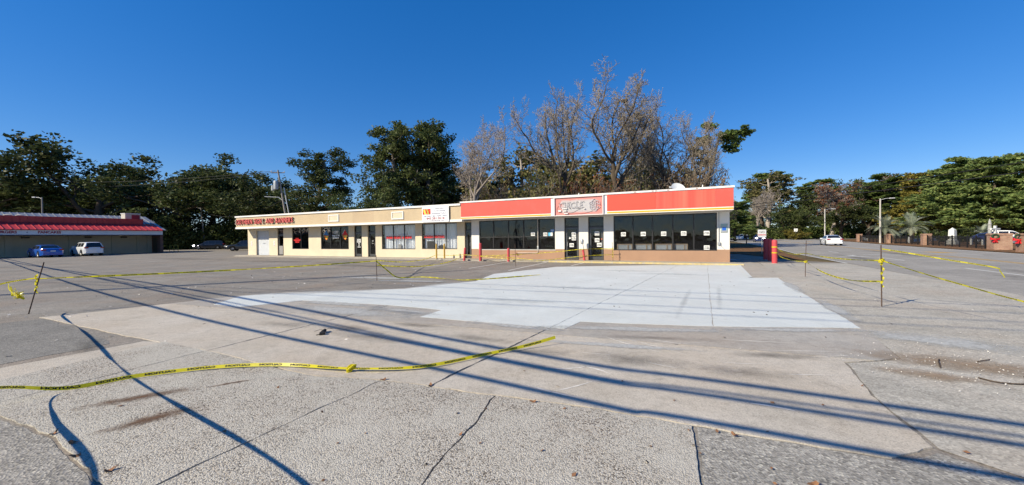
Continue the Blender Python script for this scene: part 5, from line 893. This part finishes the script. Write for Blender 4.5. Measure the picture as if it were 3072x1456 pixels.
# ---------------------------------------------------------------- poles, lamps, wires, road signs
M('pole_wood', (.3, .27, .24), .9, .25, 4, .1); M('pole_concrete', (.5, .47, .42), .85, .15, 3); M('transformer', (.42, .44, .45), .45, .1, 4); M('lamp_head', (.6, .6, .6), .4, .08, 4); M('wire', (.015, .015, .015), .7, .1)
def lamp(x, y, h, lean, arm, adir, lab, mat='pole_concrete', r=.13):
    o = empty('street_lamp', (x, y, 0), adir, lab, 'street lamp', 'street lamps'); B().tube([(0, 0, 0), (lean[0] * .5, lean[1] * .5, h * .5), (lean[0], lean[1], h)], [r, r * .85, r * .7], 10).build('pole', G_[mat], o, True)
    tx, ty = lean; B().tube([(tx, ty, h - .25), (tx + arm * .4, ty, h - .02), (tx + arm * .8, ty, h + .02)], .035, 6).build('arm', G_['lamp_head'], o, True); B().bbox(tx + arm * .75, tx + arm * 1.15, ty - .14, ty + .14, h - .05, h + .09, .04).build('lamp_head', G_['lamp_head'], o)
lamp(-62.3, 78, 8.5, (.9, -.3), 2.2, math.pi, 'leaning street lamp behind the dark minivan', 'pole_wood'); lamp(-75.6, 62, 9.0, (0, 0), 1.3, math.pi, 'street lamp sticking up behind the restaurant roof', 'pole_wood'); lamp(69.2, 85, 7.1, (0, 0), 2.0, 0, 'far street light behind the white sedan'); lamp(59.4, 62, 7.2, (0, 0), 1.7, -.2, 'near street light left of the palms')
up = empty('utility_pole', (-33.2, 58, 0), 0, 'leaning wooden utility pole with grey transformer behind the shops', 'utility pole')
B().tube([(0, 0, 0), (-1.0, 0, 6.2), (-1.9, 0, 12.2)], [.16, .14, .11], 10).build('pole', G_['pole_wood'], up, True); B().tube([(.42, .1, 0), (-.5, .1, 6.0), (-1.12, .1, 9.6)], .07, 8).build('riser_pipe', G_['lamp_head'], up, True)
B().tube([(-2.7, -.3, 11.75), (-1.1, .3, 11.85)], .07, 4).build('crossarm', G_['pole_wood'], up)
for t in (0, .5, 1): B().lathe([(.05, 0), (.09, .05), (.05, .1), (.08, .16), (.03, .24)], 8, (-2.7 + 1.6 * t, -.3 + .6 * t, 11.85)).build('insulator', G_['lamp_head'], up)
B().lathe([(.05, 9.25), (.3, 9.28), (.33, 9.4), (.33, 10.45), (.28, 10.55), (.05, 10.6)], 14, (-2.05, -.28, 0)).build('transformer', G_['transformer'], up, True); B().lathe([(.05, 0), (.24, .03), (.24, .75), (.05, .8)], 12, (-2.62, -.1, 9.1)).build('transformer', G_['transformer'], up, True)
B().tube([(-1.25, 0, 7.6), (-1.8, -.1, 8.1), (-3.8, -.3, 8.2)], .045, 6).build('lamp_arm', G_['lamp_head'], up, True)
def wirecurve(name, pts, r, lab, grp, mat='wire', sag=0):
    P3 = [Vector(p) for p in pts]; out = []
    for i in range(len(P3) - 1):
        n = 14; q0, q1, q2, q3 = P3[max(0, i - 1)], P3[i], P3[i + 1], P3[min(len(P3) - 1, i + 2)]
        for j in range(n + (i == len(P3) - 2)):
            t = j / n
            if len(P3) == 2: p = q1.lerp(q2, t) - Vector((0, 0, sag * 4 * t * (1 - t)))
            else: p = .5 * ((2 * q1) + (-q0 + q2) * t + (2 * q0 - 5 * q1 + 4 * q2 - q3) * t * t + (-q0 + 3 * q1 - 3 * q2 + q3) * t ** 3)
            out.append(p)
    return tag(B().tube(out, r, 6).build(name, G_[mat], None, True), lab, 'cable', grp)
wg = 'overhead cables'
wirecurve('overhead_cable', [(75, 240, 9.5), (64.8, 110, 9.55), (59.9, 45, 9.75), (57, 5, 9.9)], .055, 'upper overhead cable along the road on the right', wg); wirecurve('overhead_cable', [(75, 240, 8.8), (64.8, 110, 8.9), (59.9, 45, 8.6), (57, 5, 8.4)], .075, 'lower overhead cable along the road on the right', wg)
wirecurve('overhead_cable', [(-35.4, 57.8, 12.05), (-90, 75, 13.5)], .03, 'thin overhead cable left of the transformer pole, upper', wg, sag=.6); wirecurve('overhead_cable', [(-34.9, 57.9, 11.95), (-88, 76, 12.6)], .03, 'thin overhead cable left of the transformer pole, lower', wg, sag=.6)
wirecurve('service_cable', [(-63.1, 78, 7.8), (-34.3, 58.1, 7.9)], .03, 'sagging service cable from the leaning lamp to the transformer pole', wg, sag=1.9); wirecurve('service_cable', [(-63.0, 78, 6.3), (-76, 66, 5.6)], .03, 'service cable from the leaning lamp towards the grey roof', wg, sag=.5)
# pole beside the lot just out of view; its cables and shadow cross the ground
sp_ = empty('utility_pole', (-21.3, 10.3, 0), 0, 'tall utility pole beside the lot whose shadow crosses the asphalt', 'utility pole')
B().tube([(0, 0, 0), (0, 0, 7), (0, 0, 14.2)], [.15, .13, .09], 10).build('pole', G_['pole_wood'], sp_, True); B().tube([(.35, -.25, 0), (.28, -.2, 6), (.2, -.15, 11)], .05, 8).build('riser_pipe', G_['lamp_head'], sp_, True)
def under(sx_, sy_, h): return (sx_ - 1.37 * h, sy_ - .70 * h, h)
for i, (a, b, c, h0, r) in enumerate((((-.2, 5.82), (2.52, 4.38), (4.44, 3.33), 6.1, .04), ((-.19, 5.34), (2.36, 4.11), (4.19, 3.14), 5.75, .02), ((-.18, 5.24), (2.27, 3.95), (4.02, 3.01), 5.6, .035), ((-.16, 4.45), (1.93, 3.37), (3.46, 2.59), 4.75, .035))):
    P1, P2, P3 = under(*a, h0 - .12), under(*b, h0 - .1), under(*c, h0 - .05); d_ = Vector(P3) - Vector(P1); d_.z = 0; d_.normalize(); P4 = Vector(P3) + d_ * 24; P4.z = h0 + .3
    wirecurve('overhead_cable', [(-64, 36 + i, h0 + .4), (-21.3, 10.2, h0), P1, P3, tuple(P4)], r, 'overhead cable above the lot, ' + ('highest', 'second', 'third', 'lowest')[i] + ' of the four casting ground shadows', wg)
for i, (a, b) in enumerate((((-.44, 13.52), (6.92, 10.44)), ((-.4, 12.3), (6.2, 9.6)), ((-.34, 10.42), (5.57, 8.42)), ((-.3, 9.6), (5.2, 7.7)))):
    P1, P2 = Vector(under(*a, 12.3 + .1 * i)), Vector(under(*b, 12.3 + .1 * i)); d_ = (P2 - P1).normalized(); wirecurve('power_line', [tuple(P1 - d_ * 50), tuple(P2 + d_ * 40)], .018, 'high power line above the lot, ' + ('first', 'second', 'third', 'fourth')[i] + ' counted from the shops', wg)
M('sign_green', (.02, .1, .05), .6, .1)
ns_ = empty('no_parking_sign', (22.3, 34.3, 0), -.25, 'square white no parking sign on a post beside the verge', 'sign'); B().tube([(0, 0, 0), (0, 0, 1.95)], .03, 8).build('post', G_['galv'], ns_); B().bbox(-.33, .33, -.05, -.032, 1.42, 2.1, .006).build('plate', G_['sign_white'], ns_)
wtext('lettering', 'NO', 0, -.053, 1.87, .24, G_['ink'], ns_, stretch=1.1); wtext('lettering', 'PARKING', 0, -.053, 1.63, .14, G_['vinyl_red'], ns_, bold=.005)
rs_ = empty('road_sign', (80.5, 109, 0), -.6, 'small white square road sign on the far kerb', 'sign'); B().tube([(0, 0, 0), (0, 0, 2.4)], .04, 6).build('post', G_['galv'], rs_); B().box(-.42, .42, -.07, -.05, 2.3, 3.15).build('plate', G_['sign_white'], rs_); wtext('lettering', '25', 0, -.074, 2.7, .5, G_['ink'], rs_)
mb = empty('mailbox', (41, 67.2, 0), .4, 'dark mailbox on a post at the edge of the road', 'mailbox'); B().box(-.06, .06, -.06, .06, 0, 1.1).build('post', G_['bark_brown'], mb); B().bbox(-.45, .45, -.2, .2, 1.1, 1.5, .06).build('box', G_['iron'], mb)
wb_ = empty('waste_bin', (13.9, 27.0, 0), -A, 'dark waste container in the shade beside the store wall', 'bin'); B().bbox(-.35, .35, -.9, .9, .12, 1.15, .03).build('body', M('bin_navy', (.02, .025, .05), .6, .2), wb_); B().bbox(-.4, .4, -.95, .95, 1.15, 1.24, .03).build('lid', G_['iron'], wb_)
for s in (-1, 1): B().lathe([(.06, -.03), (.08, 0), (.06, .03)], 10, (s * .25, -.7, .08), 'x').build('wheel', G_['tyre'], wb_)
tag(B().lathe([(.02, .0), (.5, .0), (.52, .03), (.02, .045)], 22, (14.4, 25.3, .002)).build('manhole_cover', M('cover_grey', (.34, .36, .4), .6, .15), None, True), 'round pale cover lying in the shade beside the store corner', 'cover')
# ---------------------------------------------------------------- bollards, stakes, tapes
M('bollard_red', (.55, .07, .08), .55, .15, 5, dirt=((.3, .1, .09), 5, .5)); M('bollard_yellow', (.6, .38, .08), .6, .2, 6, dirt=((.25, .12, .05), 6, .8)); M('stake_rust', (.09, .055, .04), .85, .3, 20)
m, n, l, bs = newmat('tape_yellow'); bs.inputs['Base Color'].default_value = (.72, .62, .02, 1); bs.inputs['Roughness'].default_value = .4; l.new(mix(n, l, (.72, .63, .015), (.84, .74, .03), noise(n, l, pos(n, l), 12, 4)), bs.inputs['Base Color']); tl_ = n.new('ShaderNodeBsdfTranslucent'); tl_.inputs[0].default_value = (.8, .7, .03, 1); mx_s = n.new('ShaderNodeMixShader'); mx_s.inputs[0].default_value = .4; l.new(bs.outputs[0], mx_s.inputs[1]); l.new(tl_.outputs[0], mx_s.inputs[2]); l.new(mx_s.outputs[0], n['Material Output'].inputs[0]); MATS['tape_yellow'] = m
def bollard(x, y, h, r, mat, lab, grp, z=0, lean=(0, 0)):
    o = empty('bollard', (x, y, z), 0, lab, 'bollard', grp)
    b = B().tube([(0, 0, -.02), (lean[0] * .5, lean[1] * .5, h * .5), (lean[0], lean[1], h)], r, 16, False).build('post', G_[mat], o, True)
    B().lathe([(r, h), (r * .92, h + r * .3), (r * .6, h + r * .55), (.005, h + r * .62)], 16, (lean[0], lean[1], 0)).build('cap', G_[mat], o, True); B().lathe([(r * 1.9, -.01), (r * 1.7, .015), (r, .02)], 14).build('footing', G_['walk_concrete'], o); return o
gB = 'bollards in front of the shops'
bollard(-5.85, 29.7, 1.12, .065, 'bollard_yellow', 'thin rusty yellow bollard, left one of the yellow pair', gB, .1); bollard(-5.2, 29.5, 1.12, .065, 'bollard_yellow', 'thin rusty yellow bollard, right one of the yellow pair', gB, .1)
bollard(-3.51, 28.06, .92, .085, 'bollard_red', 'red bollard leaning slightly beside the dark corner door', gB, 0, (.08, 0)); bollard(-2.27, 27.51, 1.24, .105, 'bollard_red', 'tall red bollard in front of the left store window edge', gB); bollard(-.25, 26.44, .9, .085, 'bollard_red', 'short red bollard in front of the dark store window', gB)
gR = 'big red bollards beside the store'
bollard(16.75, 25.37, 1.34, .14, 'bollard_red', 'thick red bollard in the shade, farthest of three', gR); bollard(16.19, 24.09, 1.34, .14, 'bollard_red', 'thick red bollard in the shade, middle of three', gR); bollard(15.08, 22.07, 1.28, .14, 'bollard_red', 'thick sunlit red bollard wrapped with yellow tape', gR)
pb = empty('door_post', (4.74, 25.4, .1), -A, 'leaning red and white post with a cap between the two store doors', 'post'); B().tube([(-.05, 0, .72), (.0, 0, .35), (.04, 0, 0)], .075, 12).build('red_sleeve', G_['bollard_red'], pb, True); B().tube([(-.1, 0, 1.1), (-.05, 0, .72)], .06, 12).build('white_sleeve', G_['white_trim'], pb, True); B().lathe([(.06, 1.08), (.1, 1.12), (.11, 1.32), (.08, 1.4), (.02, 1.43)], 14, (-.11, 0, 0)).build('cap', G_['galv'], pb, True)
def stake(x, y, tx, ty, h, lab):
    o = tag(B().tube([(x, y, -.02), ((x + tx) / 2, (y + ty) / 2, h / 2), (tx, ty, h)], .012, 6).build('stake', G_['stake_rust'], None, True), lab, 'stake', 'rusty stakes holding the tape')
    B().tube([(x, y, 0), (x, y, .004)], .03, 8).build('ferrule', G_['stake_rust'], o)
stake(-11.6, 9.18, -11.19, 9.18, 1.23, 'slanting dark stake at the left edge of the lot'); stake(-5.51, 15.61, -5.53, 15.61, 1.03, 'thin stake in the lot in front of the cream shops'); stake(.2, 22.16, .17, 22.16, 1.29, 'thin stake in front of the dark store window'); stake(11.52, 15.1, 11.56, 15.1, 1.43, 'thin stake right of the white pad beside the road'); stake(8.46, 8.79, 8.44, 8.79, 1.42, 'nearest rusty stake on the right wrapped with tape'); stake(6.45, 24.55, 6.4, 24.55, 1.3, 'thin stake wound with tape against the store wall')
TXT = None
def spline(pts, step):
    P3 = [Vector(p) for p in pts]; out = []
    for i in range(len(P3) - 1):
        q0, q1, q2, q3 = P3[max(0, i - 1)], P3[i], P3[i + 1], P3[min(len(P3) - 1, i + 2)]; n = max(3, int((q2 - q1).length / step))
        for j in range(n):
            t = j / n; out.append(.5 * ((2 * q1) + (-q0 + q2) * t + (2 * q0 - 5 * q1 + 4 * q2 - q3) * t * t + (-q0 + 3 * q1 - 3 * q2 + q3) * t ** 3))
    out.append(P3[-1]); return out
def sagged(a, b, s): a, b = Vector(a), Vector(b); return [a.lerp(b, t) - Vector((0, 0, 4 * s * t * (1 - t))) for t in (0, .25, .5, .75, 1)]
tape_txt = tmesh('CAUTION', .058, 'CENTER', 0, 1.15, .003); tv0 = [(v.co.x, v.co.y) for v in tape_txt.vertices]; tf0 = [tuple(p.vertices) for p in tape_txt.polygons]
def tape(pts, lab, wd=.075, twist=.5, seed=0, base=0.0, flip=1, step=.06, zmin=.02, text=True):
    """ribbon along pts; base angle 0 = upright, 90 = lying flat; twist adds slow turns"""
    p = spline(pts, step); rg = random.Random(seed); ph_ = [rg.uniform(0, 6.28) for _ in range(3)]; n = len(p); S = [0.0]
    for a, b in zip(p, p[1:]): S.append(S[-1] + (b - a).length)
    Wv = []
    for i in range(n):
        t = (p[min(i + 1, n - 1)] - p[max(0, i - 1)]).normalized(); s = S[i]
        up_ = Vector((0, 0, 1)) - t * t.z; up_.normalize(); sd = t.cross(up_); hz = Vector((t.y, -t.x, 0)); hz = hz if hz.x * p[i].x + hz.y * p[i].y > 0 else -hz; hz = hz.normalized() if hz.length > .1 else sd; sd = hz if base < 0 else sd; a = R(abs(base)) * max(0, min(1, 1 - (p[i].z - .12) / .25) if base < 0 else 1) + twist * (math.sin(s * 1.3 + ph_[0]) + .6 * math.sin(s * 3.1 + ph_[1]))
        Wv.append((up_ * math.cos(a) + sd * math.sin(a)) * wd / 2)
    vs = []
    for q, v in zip(p, Wv):
        lo = min((q + v).z, (q - v).z); dz = max(0, zmin - lo); vs += [q - v + Vector((0, 0, dz)), q + v + Vector((0, 0, dz))]
    o = B().add(vs, [(2 * i, 2 * i + 2, 2 * i + 3, 2 * i + 1) for i in range(n - 1)]).build('caution_tape', G_['tape_yellow'], None, True); tag(o, lab, 'tape', 'yellow caution tapes')
    if text:
        b = B(); L = S[-1]; s0 = .3
        def at(s, y):
            lo, hi = 0, n - 1
            while hi - lo > 1:
                m_ = (lo + hi) // 2
                if S[m_] <= s: lo = m_
                else: hi = m_
            t = (s - S[lo]) / max(1e-6, S[hi] - S[lo]); a = Vector(vs[2 * lo]).lerp(Vector(vs[2 * hi]), t); c = Vector(vs[2 * lo + 1]).lerp(Vector(vs[2 * hi + 1]), t); tt = (p[hi] - p[lo]).normalized(); nn = (c - a).cross(tt).normalized() * .0022
            return a.lerp(c, .5 + y / wd * .95), nn
        while s0 < L - .3:
            for sg in (1, -1):
                b.add([q + nn * sg for q, nn in (at(s0 + x * flip, y * wd / .078) for x, y in tv0)], tf0)
            s0 += .42
        tag(b.build('tape_lettering', G_['ink'], o), kind='stuff')
    return o
tape([(-2.5, -1, 1.05), (-3.2, .5, 1.0), (-4.15, 2.03, .9), (-4.9, 3.32, .43), (-5.22, 3.98, .2), (-5.04, 4.34, .05), (-4.62, 4.71, .05), (-3.86, 5.01, .05), (-3.01, 5.06, .05), (-2.1, 4.87, .055), (-1.19, 4.92, .05), (-.4, 5.41, .05), (.2, 5.75, .07), (.66, 5.98, .13)], 'yellow caution tape lying across the foreground paving', .047, .35, 3, -48, -1, .05)
kn = B()
for a in range(3): kn.tube([(-2.06 + .045 * math.cos(t + a) , 4.86 + .03 * math.sin(t * 1.3 + a), .055 + .04 * math.sin(t + a * 2)) for t in [i * .6 for i in range(9)]], .014, 5)
tag(kn.build('tape_knot', G_['tape_yellow'], None, True), 'small yellow knot tied in the foreground tape', 'knot')
tape([(-11.36, 9.18, .84)] + [tuple(v) for v in sagged((-11.3, 9.2, .84), (-5.53, 15.6, .8), .05)][1:], 'caution tape stretched from the left stake to the middle stake', .045, .5, 4, 15)
tape([(-11.36, 9.16, .86), (-11.6, 8.85, .8), (-11.55, 8.5, .72), (-8.8, 6.4, .8), (-5.9, 4.1, .9), (-2.75, 1.9, 1.0), (-1.8, .6, 1.05), (-1.2, -.6, 1.1)], 'caution tape running from the left stake out past the viewer', .035, .5, 5, 0)
tg = B(); rg = random.Random(77)
for a in range(9):
    q0 = [(-11.32 + .03 * a + rg.uniform(-.03, .03), 8.62 + rg.uniform(-.05, .05), .78 - .035 * a), (-11.26 + .03 * a, 8.6 + rg.uniform(-.05, .05), .66 - .03 * a), (-11.12 + rg.uniform(-.08, .08), 8.6 + rg.uniform(-.05, .05), .5 + rg.uniform(-.06, .06)), (-11.0 + rg.uniform(-.1, .06), 8.62, .55 + rg.uniform(-.1, .05))]
    sp4 = spline(q0, .05); wv = Vector((rg.uniform(.01, .03), rg.uniform(-.03, .03), rg.uniform(.01, .03)))
    tg.add([v for q in sp4 for v in (q, q + wv)], [(2 * i, 2 * i + 2, 2 * i + 3, 2 * i + 1) for i in range(len(sp4) - 1)])
tag(tg.build('tape_tangle', G_['tape_yellow']), 'tangled bunch of yellow tape hanging by the left stake', 'tape')
for q, (x, y, z0, z1, lab) in enumerate(((-11.38, 9.17, .5, .95, 'tape wound around the left slanting stake'), (8.46, 8.78, .45, 1.12, 'tape wound around the nearest right stake'), (6.43, 24.53, .25, .95, 'tape wound around the stake at the store wall'))):
    hx = [(x + (.2 * (0.28 if q == 0 else 0) * ((z0 + (z1 - z0) * i / 40) - .7)) + .022 * math.cos(i * .5), y + .022 * math.sin(i * .5), z0 + (z1 - z0) * i / 40) for i in range(41)]; tape(hx, lab, .045, .4, q, 10, 1, .03, 0, False)
tape([(-5.52, 15.62, .62)] + sagged((-5.5, 15.7, .62), (-3.5, 28.0, .35), .32)[1:], 'lower caution tape from the middle stake to the red bollards', .045, .6, 6, 10)
tape([(-5.53, 15.62, .82)] + sagged((-5.5, 15.7, .82), (-5.85, 29.6, .4), .25)[1:], 'upper caution tape from the middle stake to the yellow bollards', .04, .6, 7, 10)
tape([(-5.85, 29.6, .4), (-4.6, 28.8, .38), (-3.5, 27.97, .45), (-2.27, 27.4, .38), (-.3, 26.36, .32), (1.4, 25.6, .16)], 'caution tape linking the bollards in front of the shops', .036, .6, 8, 10)
tape([(-5.53, 15.6, .8), (-5.2, 15.85, .42), (-4.78, 16.12, .06), (-3.86, 16.45, .035), (-2.6, 15.6, .035), (-1.75, 15.1, .035), (-.4, 15.7, .04), (1.22, 16.82, .04)], 'caution tape sagging from the middle stake onto the ground', .05, .4, 9, -50)
tape([(-2.27, 27.4, .38)] + sagged((-2.2, 27.35, .4), (4.68, 25.3, .85), .08)[1:] + [(6.45, 24.5, .88)], 'upper caution tape across the store front doors', .04, .6, 10, 5); tape([(-2.27, 27.4, .36), (-.25, 26.35, .2), (1.6, 25.8, .08), (4.68, 25.3, .4), (6.45, 24.5, .5)], 'lower caution tape across the store front doors', .036, .6, 11, 5)
tape([(15.08, 21.92, .95)] + sagged((14.9, 21.8, .95), (11.54, 15.08, .92), .16)[1:] + sagged((11.54, 15.08, .92), (8.46, 8.8, 1.06), .06)[1:], 'upper caution tape from the red bollard to the right stakes', .032, .5, 12, 12)
tape([(15.08, 21.92, .6)] + sagged((14.9, 21.8, .6), (11.54, 15.08, .6), .12)[1:], 'lower caution tape from the red bollard to the right stake', .036, .5, 13, 12); tape(sagged((11.54, 15.06, .58), (8.46, 8.82, .58), .22), 'lower sagging caution tape between the two right stakes', .042, .5, 14, 10)
tape(sagged((8.46, 8.78, 1.06), (8.26, 6.2, .56), .02) + [(8.2, 4.4, .3), (8.0, 2.0, .1)], 'caution tape running from the nearest right stake out of view', .032, .4, 15, 12)
tape([(8.45, 8.78, 1.33), (8.8, 8.6, 1.25), (9.4, 8.3, 1.1), (10.05, 8.0, .95), (10.12, 7.97, .88), (10.2, 7.95, .74)], 'loose caution tape end fluttering from the top of the right stake', .026, .4, 16, 5)
for i, z in enumerate((.62, .95)): tag(B().lathe([(.148, z - .03), (.15, z), (.148, z + .035)], 18, (15.08, 22.07, 0)).build('tape_band', G_['tape_yellow'], None, True), ('lower' if i == 0 else 'upper') + ' yellow tape band around the sunlit red bollard', 'tape')
kx = B()
for (x, y, z) in ((11.54, 15.08, .6), (8.46, 8.79, 1.06)):
    for a in range(4): kx.tube([(x + .07 * math.cos(t + a), y + .05 * math.sin(t * 1.3 + a), z + .04 * math.sin(t + a * 2)) for t in [i * .6 for i in range(8)]], .01, 5)
    tag(kx.build('tape_knot', G_['tape_yellow'], None, True), 'yellow tape knot on the ' + ('right stake beside the pad' if x > 10 else 'nearest right stake'), 'knot'); kx = B()
# ---------------------------------------------------------------- small litter
de = empty('broken_fitting', (-3.39, 6.85, .014), .3, 'small black broken fitting with wires on the apron', 'debris'); de.scale = (.62, .62, .62); B().tube([(.0, .25, .05), (.02, .1, .07), (-.03, -.02, .05)], [.04, .05, .045], 8).build('stem', G_['ink'], de, True); B().bbox(-.08, .06, -.2, -.06, .0, .08, .02).build('base', G_['ink'], de); B().tube([(0, .24, .06), (-.15, .34, .05), (-.3, .36, .01)], .006, 4).tube([(0, .24, .06), (.12, .3, .08), (.22, .28, .05)], .006, 4).tube([(-.02, -.15, .03), (-.16, -.2, .02)], .012, 5).build('wire_ends', G_['ink'], de)
M('leaf_brown', (.24, .12, .06), .8, .3, 20); rg = random.Random(21)
LV = [(-2.98, 2.8, 'near the lower left corner'), (.2, 3.9, 'on the joint of the aggregate paving'), (1.85, 3.2, 'at the edge of the dark asphalt patch'), (-.95, 4.36, 'at the end of the thick joint'), (-1.55, 4.56, 'at the top of the left crack'), (-4.05, 3.36, 'on the edge of the left asphalt'), (-3.7, 3.2, 'second on the edge of the left asphalt'), (-3.45, 3.0, 'lowest on the edge of the left asphalt'), (2.0, 2.55, 'at the bottom edge on dark asphalt')]
for x, y, t in LV:
    a = rg.uniform(0, 6.28); p = [(math.cos(q) * (.034 + .012 * math.cos(3 * q)), math.sin(q) * .02, .012 * math.cos(2 * q) + .01) for q in [i * math.pi / 5 for i in range(10)]]
    o = B().add(p + [(0, 0, .002)], [(i, (i + 1) % 10, 10) for i in range(10)]).build('fallen_leaf', G_['leaf_brown']); o.location = (x, y, .02); o.rotation_euler = (rg.uniform(-.3, .3), rg.uniform(-.3, .3), a); tag(o, 'brown fallen leaf ' + t, 'leaf', 'fallen leaves')
for p, lab, r in (([(5.3, 4.75, .02), (5.5, 4.95, .03), (5.62, 5.05, .02)], 'short bent twig on the spilt soil', .008), ([(5.35, 4.4, .02), (5.4, 4.25, .02), (5.65, 4.2, .02), (5.85, 4.3, .03), (5.84, 4.38, .03)], 'curved stick lying on the spilt soil', .009), ([(6.0, 4.95, .02), (6.25, 5.02, .02)], 'straight thin twig on the spilt soil', .006)): tag(B().tube(spline(p, .04), r, 5).build('twig', G_['bark_brown'], None, True), lab, 'twig', 'twigs on the ground')
def grit(name, cx, cy, sx_, sy_, nn, s, mat, seed, z=.02):
    rng = np.random.default_rng(seed); c = np.stack([rng.normal(cx, sx_, nn), rng.normal(cy, sy_, nn), np.full(nn, z)], 1); v, f, tn = leaves(rng, c, 1, .001, s, 1, 2.5, 1.5); v[:, 2] = np.maximum(v[:, 2], z - .004); return tag(link(name, npmesh(name, v, f, tone=tn), MATS[mat]), kind='stuff')
grit('grit', 5.8, 4.8, .9, .6, 700, .011, 'chalky', 1, .022); grit('grit', 11, 9, 4, 4, 300, .018, 'chalky', 2, .016); grit('leaf_crumbs', 4.5, 13, 3.2, 4.0, 60, .032, 'bark_brown', 4, .026); grit('leaf_crumbs', -8, 14, 7, 6, 120, .04, 'bark_brown', 5, .012); grit('grit', -9, 12, 5, 5, 160, .05, 'chalky', 6, .012); grit('leaf_crumbs', 1.5, 3.2, 2.2, .8, 40, .03, 'leaf_brown', 7, .022)
